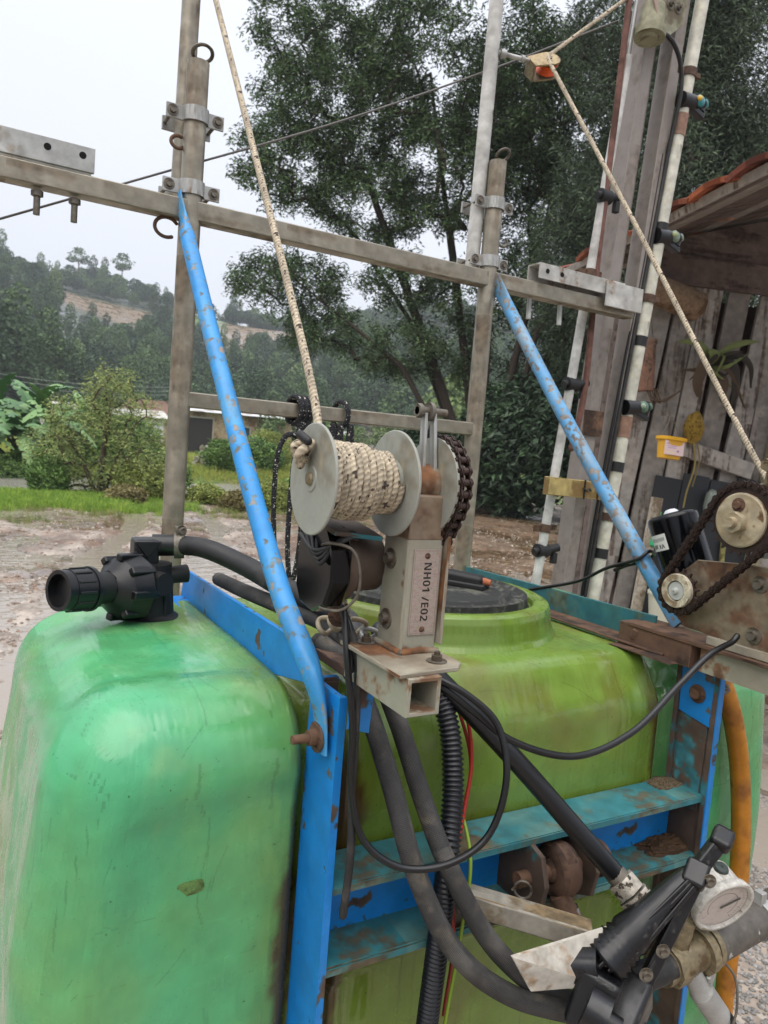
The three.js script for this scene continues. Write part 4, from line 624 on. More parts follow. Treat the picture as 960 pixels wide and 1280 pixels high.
  for (const x of [0.592, 0.603, 0.615, 0.700]) { const q = []; for (let i = 0; i < 20; i++) { const a = i / 20 * 6.2832; q.push([x + 0.006 * Math.sin(a), 1.684 + Math.cos(a) * 0.028, -1.45 + Math.sin(a) * 0.027]); } part(bc, 'turn', tube(q, 0.0056, 50, 8, true), M.ropeBlack); }
  // long wire between the booms
  single('stay_wire', 'thin grey wire stretched behind both posts towards the folded boom', 'wire', tube([[-0.6, 1.63, -1.53], [0.038, 1.971, -1.53], [0.346, 2.136, -1.53], [0.671, 2.311, -1.53], [1.066, 2.544, -1.53], [1.46, 2.79, -1.53]], 0.0023, 120, 7), plain(0x5f5c5a, 0.6));
}
// ---------- control valve, coupling, gauge, pipe ----------
{
  const fwd = V(0.494, -0.086, -0.865), right = V(0.869, 0.08, 0.488), down = V(0.027, -0.993, 0.115);
  const wornBlk = worn(0x0c0c0f, { rust: 0x3a3834, amount: 0.2, f: 12, rough: 0.35, dirt: 0x24262e, size: 0.2, px: 256, off: 0.2 });
  const cp = thing('hose_coupling', 'worn silver hexagonal coupling on the end of the smooth black hose', 'coupling', [0.78, 1.06, -0.63]);
  const a0 = V(0.768, 1.079, -0.642), d0 = V(0.795, 1.035, -0.592).sub(a0).normalize(), at = k => a0.clone().addScaledVector(d0, k);
  const chip = worn(0xb3aca0, { rust: 0x3a332c, amount: 0.34, soft: 0.03, f: 14, rough: 0.4, metal: 0.4, size: 0.12, px: 256 });
  part(cp, 'ferrule', cyl(at(-0.004), at(0.006), 0.0145, 0.0145, 24), M.bolt); part(cp, 'hex_nut', cyl(at(0.006), at(0.026), 0.0215, 0.0215, 6), chip); part(cp, 'hex_nut', cyl(at(0.029), at(0.052), 0.0245, 0.0245, 6), chip); part(cp, 'stem', cyl(at(0.05), at(0.085), 0.014, 0.014, 16), M.rust);

  const t = thing('control_valve', 'black hand valve with long tapering rubber-booted lever and hexagonal fittings', 'valve', [0.70, 0.98, -0.58]);
  const p = (x, y, z) => V(x, y, z);
  part(t, 'valve_block', merge([box([0.675, 0.985, -0.575], [0.06, 0.07, 0.05], 0.008, [0.2, 0.5, -0.35]), box([0.715, 0.965, -0.565], [0.07, 0.06, 0.05], 0.008, [0.1, 0.4, 0.5])]), wornBlk);
  part(t, 'knob', merge([cyl(p(0.648, 0.992, -0.565), p(0.662, 0.985, -0.545), 0.024, 0.026, 8), cyl(p(0.652, 0.987, -0.55), p(0.668, 0.98, -0.53), 0.014, 0.012, 12)]), wornBlk);
  part(t, 'hex_fitting', cyl(p(0.655, 1.015, -0.60), p(0.675, 1.025, -0.575), 0.022, 0.022, 6), wornBlk);
  part(t, 'hex_fitting', cyl(p(0.715, 0.952, -0.56), p(0.728, 0.925, -0.55), 0.022, 0.02, 6), wornBlk);
  part(t, 'outlet_nut', merge([cyl(p(0.70, 0.95, -0.555), p(0.712, 0.938, -0.54), 0.013, 0.013, 6)]), M.galv);
  // ribbed boot, then the lever
  const b0 = p(0.692, 1.018, -0.585), b1 = p(0.80, 1.130, -0.552), bd = b1.clone().sub(b0).normalize();
  const boot = [[0.001, 0]]; for (let i = 0; i < 5; i++) boot.push([0.032 - i * 0.0012, 0.003 + i * 0.008], [0.028 - i * 0.0012, 0.007 + i * 0.008]); boot.push([0.026, 0.045], [0.02, 0.08], [0.0165, 0.115], [0.013, 0.15], [0.001, 0.152]);
  part(t, 'lever_boot', lathe(boot, b0, bd, 10), wornBlk);
  for (const k of [-1, 0, 1]) part(t, 'boot_rib', bar(b0.clone().addScaledVector(right, k * 0.017).addScaledVector(fwd, -0.020), b1.clone().addScaledVector(right, k * 0.006).addScaledVector(fwd, -0.012), 0.006, 0.006, fwd, 0.002), wornBlk);
  part(t, 'lever', merge([bar(p(0.792, 1.118, -0.553), p(0.832, 1.163, -0.546), 0.020, 0.016, fwd, 0.004), box([0.836, 1.167, -0.545], [0.030, 0.020, 0.026], 0.006, [0.3, 0.5, 0.3]), box([0.797, 1.128, -0.548], [0.032, 0.022, 0.028], 0.005, [0.2, 0.5, 0.7])]), wornBlk);
  part(t, 'clevis_arm', bar(p(0.735, 1.0, -0.555), p(0.802, 1.118, -0.55), 0.018, 0.012, fwd, 0.003), wornBlk);
  for (const [x, y, z] of [[0.745, 1.045, -0.543], [0.80, 1.128, -0.531], [0.722, 1.02, -0.545]]) part(t, 'bolt', bolt([x, y, z], fwd.clone().negate(), 0.005), M.bolt);
  part(t, 'side_pipe', cyl(p(0.735, 0.985, -0.575), p(0.80, 0.99, -0.572), 0.018, 0.018, 18), M.rubber);

  const gt = thing('pressure_gauge', 'round white cased pressure gauge with black needle above the brass tee', 'gauge', [0.84, 1.03, -0.56]);
  const n = V(-0.19, -0.33, 0.925).normalize(), gc = V(0.862, 1.072, -0.553);
  part(gt, 'case', lathe([[0.001, -0.042], [0.030, -0.040], [0.036, -0.034], [0.0375, -0.004], [0.0415, -0.002], [0.043, 0.004], [0.0425, 0.009], [0.0375, 0.0095], [0.0365, 0.005]], gc, n, 56), worn(0xb9b6ae, { rust: 0x837a6a, amount: 0.18, f: 8, rough: 0.35, dirt: 0x9a958a, size: 0.15, px: 256 }));
  const dc = document.createElement('canvas'); dc.width = dc.height = 256; const q = dc.getContext('2d'); q.fillStyle = '#b9afa8'; q.fillRect(0, 0, 256, 256);
  for (let i = 0; i < 300; i++) { q.fillStyle = `rgba(110,95,90,${rnd() * 0.1})`; q.fillRect(rnd() * 256, rnd() * 256, 6 + rnd() * 20, 3 + rnd() * 8); }
  q.strokeStyle = '#4a4442'; for (let i = 0; i <= 40; i++) { const a = 2.36 + i / 40 * 4.71, r = i % 5 ? 102 : 94; q.lineWidth = i % 5 ? 1.5 : 3; q.beginPath(); q.moveTo(128 + Math.cos(a) * r, 128 + Math.sin(a) * r); q.lineTo(128 + Math.cos(a) * 112, 128 + Math.sin(a) * 112); q.stroke(); }
  q.lineWidth = 4; q.strokeStyle = '#6a625e'; q.beginPath(); q.arc(128, 128, 76, 2.36, 7.07); q.stroke();
  const dt = new THREE.CanvasTexture(dc); dt.colorSpace = THREE.SRGBColorSpace;
  const ux = V(1, 0, 0).projectOnPlane(n).normalize(), uy = n.clone().cross(ux), basis = new THREE.Matrix4().makeBasis(ux, uy, n);
  part(gt, 'dial', new THREE.CircleGeometry(0.0368, 48).applyMatrix4(basis).translate(...gc.clone().addScaledVector(n, 0.0045).toArray()), new THREE.MeshStandardMaterial({ map: dt, roughness: 0.5 }));
  part(gt, 'needle', bar(gc.clone().addScaledVector(n, 0.006).addScaledVector(ux, -0.004).addScaledVector(uy, -0.003), gc.clone().addScaledVector(n, 0.006).addScaledVector(ux, 0.021).addScaledVector(uy, 0.013), 0.0034, 0.001, n, 0.0003), plain(0x0c0c0e, 0.5));
  part(gt, 'glass', new THREE.CircleGeometry(0.0372, 48).applyMatrix4(basis).translate(...gc.clone().addScaledVector(n, 0.0082).toArray()), new THREE.MeshPhysicalMaterial({ transmission: 1, roughness: 0.08, thickness: 0, ior: 1.45 }));
  const pd = V(-0.1, 0.8, 0.55).projectOnPlane(n).normalize(); part(gt, 'fill_plug', lathe([[0.001, 0.006], [0.008, 0.006], [0.0095, 0.003], [0.0095, 0]], gc.clone().addScaledVector(n, -0.02).addScaledVector(pd, 0.0355), pd, 18), plain(0x2c3531, 0.5));
  part(gt, 'stem', cyl([0.826, 1.045, -0.575], [0.818, 0.99, -0.58], 0.014, 0.016, 8), M.brass);

  const pt = thing('suction_pipe', 'grimy grey pipe with brass tee and collar leading off beside the tank', 'pipe', [0.9, 0.99, -0.57]);
  part(pt, 'tee', merge([cyl([0.79, 0.985, -0.578], [0.862, 0.992, -0.575], 0.023, 0.023, 20), cyl([0.803, 0.986, -0.577], [0.824, 0.988, -0.577], 0.028, 0.028, 8)]), M.brass);
  part(pt, 'collar', merge([cyl([0.858, 0.991, -0.575], [0.87, 0.992, -0.575], 0.030, 0.030, 28), cyl([0.873, 0.993, -0.575], [0.882, 0.993, -0.575], 0.028, 0.028, 28)]), M.brass);
  part(pt, 'pipe', cyl([0.88, 0.993, -0.575], [1.25, 1.028, -0.58], 0.0255, 0.0255, 28), worn(0x55504a, { rust: 0xa9a59c, amount: 0.22, soft: 0.03, f: 16, rough: 0.6, dirt: 0x3a352f, size: 0.2, px: 256 }));
  part(pt, 'clamp', merge([pipe([0.985, 1.002, -0.5755], [1.0, 1.004, -0.576], 0.0285, 0.003, 24), box([0.985, 1.035, -0.575], [0.012, 0.02, 0.014], 0.002)]), M.galv);
  const tp = thing('drain_tap', 'silver drain tap hanging below the brass tee of the grey pipe', 'tap', [0.87, 0.92, -0.56]);
  part(tp, 'tap_body', merge([cyl([0.84, 0.975, -0.568], [0.862, 0.935, -0.56], 0.013, 0.014, 16), cyl([0.858, 0.945, -0.562], [0.89, 0.905, -0.555], 0.0165, 0.0165, 20), cyl([0.889, 0.906, -0.555], [0.91, 0.88, -0.55], 0.012, 0.010, 14)]), M.galv);
  part(tp, 'wing', merge([box([0.88, 0.955, -0.565], [0.03, 0.045, 0.006], 0.002, [0.1, 0.4, 0.5])]), M.galv); part(tp, 'collar', cyl([0.898, 0.896, -0.553], [0.903, 0.889, -0.552], 0.016, 0.016, 20), M.rubber);
  part(tp, 'wire', tube([[0.885, 0.985, -0.56], [0.905, 0.96, -0.548], [0.906, 0.92, -0.54], [0.90, 0.895, -0.54]], 0.0017, 30, 6), M.bolt);

  const mb = thing('mounting_bar', 'grey square steel bar with bent pale plate reaching to the control valve', 'bracket', [0.62, 1.03, -0.66]);
  part(mb, 'square_bar', bar([0.575, 1.047, -0.725], [0.70, 1.030, -0.615], 0.030, 0.028, [0, 1, 0], 0.003), worn(0x8a857a, { rust: 0x6a5a42, amount: 0.42, soft: 0.12, f: 6, dirt: 0x6f6a60, dirtAmt: 0.6, rough: 0.6, px: 256, size: 0.3 }));
  const dirtyPlate = worn(0xb3aea4, { rust: 0x86705a, amount: 0.3, soft: 0.12, f: 9, dirt: 0x8a8478, rough: 0.5, px: 256, size: 0.25 });
  // a folded plate: two wings meeting at a ridge
  const wing = (a, b, c, d) => { const th = 0.004, o = [a, b, c, d].map(A), nn = o[1].clone().sub(o[0]).cross(o[3].clone().sub(o[0])).normalize().multiplyScalar(th), q = [...o, ...o.map(v => v.clone().add(nn))], id = [0, 1, 2, 0, 2, 3, 4, 6, 5, 4, 7, 6, 0, 4, 5, 0, 5, 1, 1, 5, 6, 1, 6, 2, 2, 6, 7, 2, 7, 3, 3, 7, 4, 3, 4, 0]; const g = new THREE.BufferGeometry(); g.setAttribute('position', new THREE.Float32BufferAttribute(id.flatMap(i => q[i].toArray()), 3)); g.computeVertexNormals(); return uvBox(g); };
  part(mb, 'bent_plate', wing([0.565, 1.046, -0.61], [0.595, 0.998, -0.605], [0.682, 1.0, -0.575], [0.715, 1.055, -0.595]), dirtyPlate);
  part(mb, 'bent_plate', wing([0.597, 0.998, -0.608], [0.612, 1.02, -0.63], [0.70, 1.035, -0.605], [0.684, 1.0, -0.578]), M.winchRust);
}
// ---------- folded spray boom standing beyond the right post ----------
{
  const t = thing('spray_boom', 'folded brown steel spray boom with white plastic pipe standing upright by the shed', 'boom', [1.52, 1.2, -1.52]);
  const Z = -1.54;
  const brownPaint = worn(0x847c76, { rust: 0x74685f, amount: 0.2, soft: 0.2, f: 5, fy: 2, dirt: 0x8d8680, dirtAmt: 0.3, mott: 0.06, rough: 0.5, off: 0.35 });
  const pvc = worn(0xc4c2b4, { rust: 0x7a6f58, amount: 0.16, soft: 0.08, f: 8, fy: 5, dirt: 0xa49c80, dirtAmt: 0.5, rough: 0.45, off: 0.65 });
  part(t, 'beam', bar([1.462, 1.02, Z], [1.590, 2.98, Z], 0.040, 0.05, [0, 0, 1], 0.003), brownPaint);
  part(t, 'beam', bar([1.572, 1.02, Z], [1.70, 3.05, Z], 0.040, 0.05, [0, 0, 1], 0.003), brownPaint);
  part(t, 'beam_lip', bar([1.507, 1.02, Z - 0.02], [1.635, 2.98, Z - 0.02], 0.04, 0.006, [0, 0, 1], 0.001), brownPaint);
  part(t, 'spray_pipe', merge([cyl([1.57, 1.15, -1.515], [1.77, 3.06, -1.515], 0.0185, 0.0185, 22)]), pvc, 'dull white plastic spray pipe');
  part(t, 'spray_pipe', cyl([1.337, 1.2, -1.50], [1.488, 2.70, -1.505], 0.0125, 0.0125, 20), M.whitePole, 'grey scuffed spray pipe');
  part(t, 'support_rod', tube([[1.47, 3.0, -1.50], [1.462, 2.6, -1.50], [1.445, 2.15, -1.495], [1.44, 1.80, -1.49], [1.425, 1.66, -1.50]], 0.0085, 40, 10), worn(0x6d4a40, { rust: 0x4a3228, amount: 0.4, f: 12, rough: 0.7, off: 0.1, px: 192 }));
  part(t, 'conduit', tube([[1.495, 2.86, -1.50], [1.47, 2.5, -1.505], [1.452, 2.2, -1.505]], 0.006, 30, 10), M.galv);
  part(t, 'cable', tube([[1.55, 2.79, -1.49], [1.62, 2.77, -1.48], [1.675, 2.70, -1.485], [1.682, 2.5, -1.51], [1.652, 2.2, -1.512], [1.618, 1.9, -1.512], [1.578, 1.55, -1.512], [1.545, 1.25, -1.512]], 0.006, 90, 8), M.rubber);
  part(t, 'cable', tube([[1.668, 2.5, -1.518], [1.64, 2.2, -1.518], [1.606, 1.9, -1.518], [1.566, 1.55, -1.518], [1.533, 1.2, -1.518]], 0.004, 60, 8), M.black);
  const along = y => 1.57 + (y - 1.15) / (3.06 - 1.15) * 0.2;
  const rustClip = (x, y, r, z = -1.515) => merge([pipe([x - 0.002, y - 0.011, z], [x + 0.001, y + 0.011, z], r + 0.004, 0.003, 20), box([x - r - 0.012, y, z], [0.03, 0.018, 0.006], 0.001), box([x + r + 0.012, y + 0.004, z], [0.026, 0.014, 0.012], 0.002)]);
  for (const y of [2.735, 1.475, 2.10]) part(t, 'pipe_clip', rustClip(along(y), y, 0.0185), M.rust);
  for (const y of [2.125, 1.44]) part(t, 'pipe_clip', rustClip(1.337 + (y - 1.2) / 1.5 * 0.151, y, 0.0125, -1.502), M.rust);
  for (const y of [2.59, 1.735]) part(t, 'sleeve', cyl([along(y - 0.03), y - 0.03, -1.515], [along(y + 0.03), y + 0.03, -1.515], 0.0205, 0.0205, 20), worn(0x8a6a58, { rust: 0x5a4436, amount: 0.4, f: 10, rough: 0.6, px: 128 }));
  for (const y of [2.66, 2.30, 1.98, 1.79, 1.62, 1.37]) part(t, 'tape_band', cyl([along(y - 0.014), y - 0.014, -1.515], [along(y + 0.014), y + 0.014, -1.515], 0.0205, 0.0205, 18), M.blackMatt);
  // nozzle bodies
  const nozzle = (y, cap, n2) => {
    const x = along(y), z = -1.505, nb = part(t, 'nozzle', merge([cyl([x - 0.022, y, z - 0.002], [x + 0.024, y + 0.002, z], 0.022, 0.022, 16), cyl([x + 0.02, y, z], [x + 0.062, y + 0.008, z + 0.005], 0.016, 0.015, 14), cyl([x + 0.058, y - 0.012, z], [x + 0.066, y + 0.022, z + 0.002], 0.013, 0.013, 12), box([x + 0.045, y - 0.018, z], [0.05, 0.016, 0.022], 0.003, [0, 0, -0.3])]), M.black);
    part(nb, 'nozzle_cap', merge([lathe([[0.001, 0.012], [0.01, 0.011], [0.016, 0.006], [0.017, 0]], [x + 0.036, y + 0.006, z + 0.014], [0.1, 0.2, 1], 18), lathe([[0.001, 0.012], [0.01, 0.010], [0.013, 0]], [x + 0.066, y + 0.01, z + 0.006], [0.5, 0.4, 1], 14)]), cap);
    if (n2) part(nb, 'tip', lathe([[0.001, 0.006], [0.007, 0.005], [0.008, 0]], [x + 0.026, y + 0.008, z + 0.022], [-0.5, 0.3, 1], 12), n2);
  };
  nozzle(2.655, plain(0x2f7f86, 0.4), plain(0xc8a030, 0.5)); nozzle(2.275, plain(0x6f7d6e, 0.5), plain(0x8a9468, 0.5)); nozzle(1.79, plain(0x4f6b58, 0.5), plain(0x8a9a86, 0.5));
  for (const y of [2.33, 1.83, 1.38]) { const x = 1.337 + (y - 1.2) / 1.5 * 0.151; part(t, 'nozzle', merge([cyl([x - 0.018, y, -1.50], [x + 0.018, y, -1.50], 0.0185, 0.0185, 14), cyl([x - 0.03, y - 0.004, -1.497], [x - 0.015, y, -1.497], 0.01, 0.01, 10), cyl([x + 0.016, y, -1.497], [x + 0.05, y + 0.01, -1.493], 0.010, 0.012, 12), box([x + 0.04, y - 0.02, -1.495], [0.016, 0.03, 0.016], 0.003)]), M.blackMatt); }
  // valve motor at the top
  const d = part(t, 'valve_motor', merge([cyl([1.535, 2.83, -1.48], [1.528, 2.765, -1.475], 0.03, 0.033, 20), cyl([1.528, 2.765, -1.475], [1.526, 2.745, -1.474], 0.042, 0.040, 24), cyl([1.526, 2.746, -1.474], [1.525, 2.738, -1.474], 0.025, 0.022, 20)]), worn(0x8c8a72, { rust: 0x5f5a48, amount: 0.3, f: 8, rough: 0.6, px: 192 }));
  part(t, 'motor_plate', extZ([[1.555, 2.765], [1.60, 2.775], [1.66, 2.83], [1.67, 2.98], [1.56, 2.98]], -1.49, 0.006), worn(0x8f8e78, { rust: 0x6b5a44, amount: 0.25, f: 8, rough: 0.55, px: 192 }));
  for (const [x, y] of [[1.60, 2.86], [1.63, 2.86], [1.61, 2.92]]) part(t, 'bolt', bolt([x, y, -1.484], [0, 0, 1], 0.008, 0.006), M.bolt);
  part(t, 'wire_bundle', merge([0, 1, 2, 3].map(i => tube([[1.50 + i * 0.008, 2.98, -1.47], [1.50 + i * 0.006, 2.90 - i * 0.01, -1.46 + i * 0.004], [1.505 + i * 0.004, 2.84, -1.455], [1.52 + i * 0.003, 2.79, -1.45]], 0.003, 24, 6))), plain(0x9a8478, 0.6));
  const br = part(t, 'wooden_spacer', bar([1.328, 1.557, -1.478], [1.54, 1.550, -1.478], 0.048, 0.022, [0, 0, 1], 0.002), worn(0xa9955f, { rust: 0x6b5a38, amount: 0.14, f: 8, dirt: 0x8a7748, rough: 0.7, px: 192 }));
  for (const x of [1.455, 1.505]) part(br, 'cord_tie', merge([box([x, 1.553, -1.4655], [0.004, 0.052, 0.004], 0.001), tube([[x - 0.008, 1.556, -1.463], [x + 0.004, 1.549, -1.460], [x + 0.014, 1.556, -1.463], [x + 0.02, 1.55, -1.462]], 0.0022, 20, 6)]), M.black);
  part(t, 'joint_plate', box([1.505, 1.735, -1.51], [0.07, 0.07, 0.006], 0.001), M.rust);
}
// ---------- timber shed on the right ----------
const SA = -18.5 / 57.2958, shedAt = (x, y, z) => V(x, y, z).applyAxisAngle(V(0, 1, 0), SA).add(V(3.94, 0, -3.66));
function rot(o) { o.rotation.y = SA; base.set(o, V()); return o; }
{
  const t = rot(thing('timber_shed', 'old plank shed with tiled roof and leaning grey wall boards', 'shed', [3.94, 0, -3.66]));
  const wood = [0x8f8a84, 0x807a74, 0x9a948d, 0x76706a].map((c, i) => worn(c, { rust: 0x564a42, amount: 0.26, soft: 0.1, f: 22, fy: 2, dirt: 0xa0968c, dirtAmt: 0.5, rough: 0.85, bump: 0.002, off: i * 0.23, size: 1.0, px: 320 }));
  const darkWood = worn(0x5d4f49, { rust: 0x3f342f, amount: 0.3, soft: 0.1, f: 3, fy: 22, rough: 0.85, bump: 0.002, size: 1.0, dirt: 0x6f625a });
  // wall boards lean a little, gaps show the dark inside
  for (let i = 0; i < 13; i++) {
    const s = 0.03 + i * 0.2 + rr(-0.012, 0.012), w = 0.167 + rr(-0.015, 0.012), g = box([0, 0, 0], [w, 2.95, 0.024], 0.002); g.rotateZ(-0.105 + rr(-0.022, 0.022)); g.translate(s, 1.47 + rr(-0.03, 0.03), rr(-0.006, 0.006));
    part(t, 'wall_board', uvBox(g), wood[i % 4]);
  }
  part(t, 'top_plate', box([1.3, 2.995, 0.03], [2.8, 0.20, 0.035], 0.004), darkWood); 
  part(t, 'gable_panel', extZ([[-0.12, 3.09], [2.8, 3.09], [2.8, 3.98]], -0.01, 0.03), darkWood);
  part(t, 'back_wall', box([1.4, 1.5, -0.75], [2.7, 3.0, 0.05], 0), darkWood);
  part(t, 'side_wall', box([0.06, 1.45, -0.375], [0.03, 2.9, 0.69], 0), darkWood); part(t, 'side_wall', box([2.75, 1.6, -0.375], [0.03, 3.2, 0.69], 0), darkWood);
  part(t, 'roof_log', cyl([-0.14, 2.83, 0.2], [0.36, 2.735, 0.14], 0.095, 0.10, 22), worn(0x7f6a55, { rust: 0x57463a, amount: 0.3, soft: 0.12, f: 5, fy: 2, rough: 0.9, size: 0.5, px: 128 }));
  // roof: boards below, tiles above
  const slope = 0.30, ex = -0.203, ey = 3.10, rp = (u, z) => [ex + u * Math.cos(slope), ey + u * Math.sin(slope), z];
  const roof = sub(t, 'roof');
  for (let i = 0; i < 22; i++) { const c = rp(0.085 + i * 0.155, 0.35); part(roof, 'roof_board', box(c, [0.147, 0.022, 3.3], 0.002, [0, 0, slope]), i % 3 === 1 ? wood[1] : darkWood); }
  part(roof, 'eave_batten', box([ex - 0.008, ey - 0.012, 0.35], [0.02, 0.05, 3.3], 0.003, [0, 0, slope]), wood[2]);
  const clay = [0xa9603f, 0x8d4f38, 0xb87a58, 0x7a4436].map((c, i) => worn(c, { rust: 0x4f4640, amount: 0.2, soft: 0.12, f: 8, dirt: 0x8a7668, dirtAmt: 0.5, rough: 0.9, off: i * 0.3, size: 0.6, px: 192 }));
  const tileG = (() => { const s = new THREE.Shape(); const n = 10, w = 0.39, h = 0.03; for (let i = 0; i <= n; i++) { const a = i / n, x = (a - 0.5) * w, y = Math.sin(a * Math.PI) * h; i ? s.lineTo(x, y) : s.moveTo(x, y); } for (let i = n; i >= 0; i--) { const a = i / n, x = (a - 0.5) * (w - 0.024), y = Math.sin(a * Math.PI) * (h - 0.002) - 0.024; s.lineTo(x, y); } s.closePath(); return ext(s, 0.42, 0.001); })();
  for (let r = 0; r < 3; r++) for (let k = 0; k < 10; k++) {
    if (r === 0 && (k === 4 || k === 7)) continue;
    const g = new THREE.Mesh(tileG, clay[Math.floor(rnd() * 4)]); g.name = 'roof_tile'; const c = rp(-0.08 + r * 0.36, 1.8 - k * 0.345);
    g.position.set(c[0], c[1] + 0.028 + r * 0.002, c[2] + rr(-0.01, 0.01)); g.rotation.set(0, 0, 0); g.rotation.order = 'ZYX'; g.rotation.z = slope - 0.02 + rr(-0.04, 0.06); g.rotation.y = Math.PI / 2 + rr(-0.09, 0.09); roof.add(g);
  }
  part(roof, 'roof_cover', box([ex + 2.1, ey + 0.72, 0.35], [2.3, 0.05, 3.3], 0, [0, 0, slope]), clay[1]);
  // shelf plank across the boards
  part(t, 'shelf_plank', box([0.68, 1.735, 0.05], [0.64, 0.115, 0.04], 0.004, [0, 0, -0.225]), wood[2]);
  part(t, 'corner_post', box([1.13, 1.5, 0.05], [0.10, 2.8, 0.07], 0.004, [0, 0, -0.1]), worn(0x8d866c, { rust: 0x5f5846, amount: 0.3, f: 8, fy: 2, rough: 0.9, size: 0.8 }));
  part(t, 'rail_board', box([0.5, 0.42, 0.03], [1.7, 0.12, 0.03], 0.003), wood[1]);
  // black sheets fixed to the lower wall
  for (let i = 0; i < 4; i++) part(t, 'black_sheet', box([0.315 + i * 0.215, 1.06 + (i % 2) * 0.03, 0.032], [0.205, 1.04, 0.012], 0.003, [0, 0, -0.10]), plain(0x23262b, 0.62), 'dark sheet fixed over lower boards');
  for (let i = 0; i < 3; i++) part(t, 'lath', box([0.245 + i * 0.30, 0.78, 0.06], [0.035, 0.75, 0.018], 0.002, [0, 0, -0.06 + 0.05 * i]), worn(0x8f8b58, { rust: 0x5f5a38, amount: 0.3, f: 8, fy: 2, rough: 0.9, px: 128 }));
}
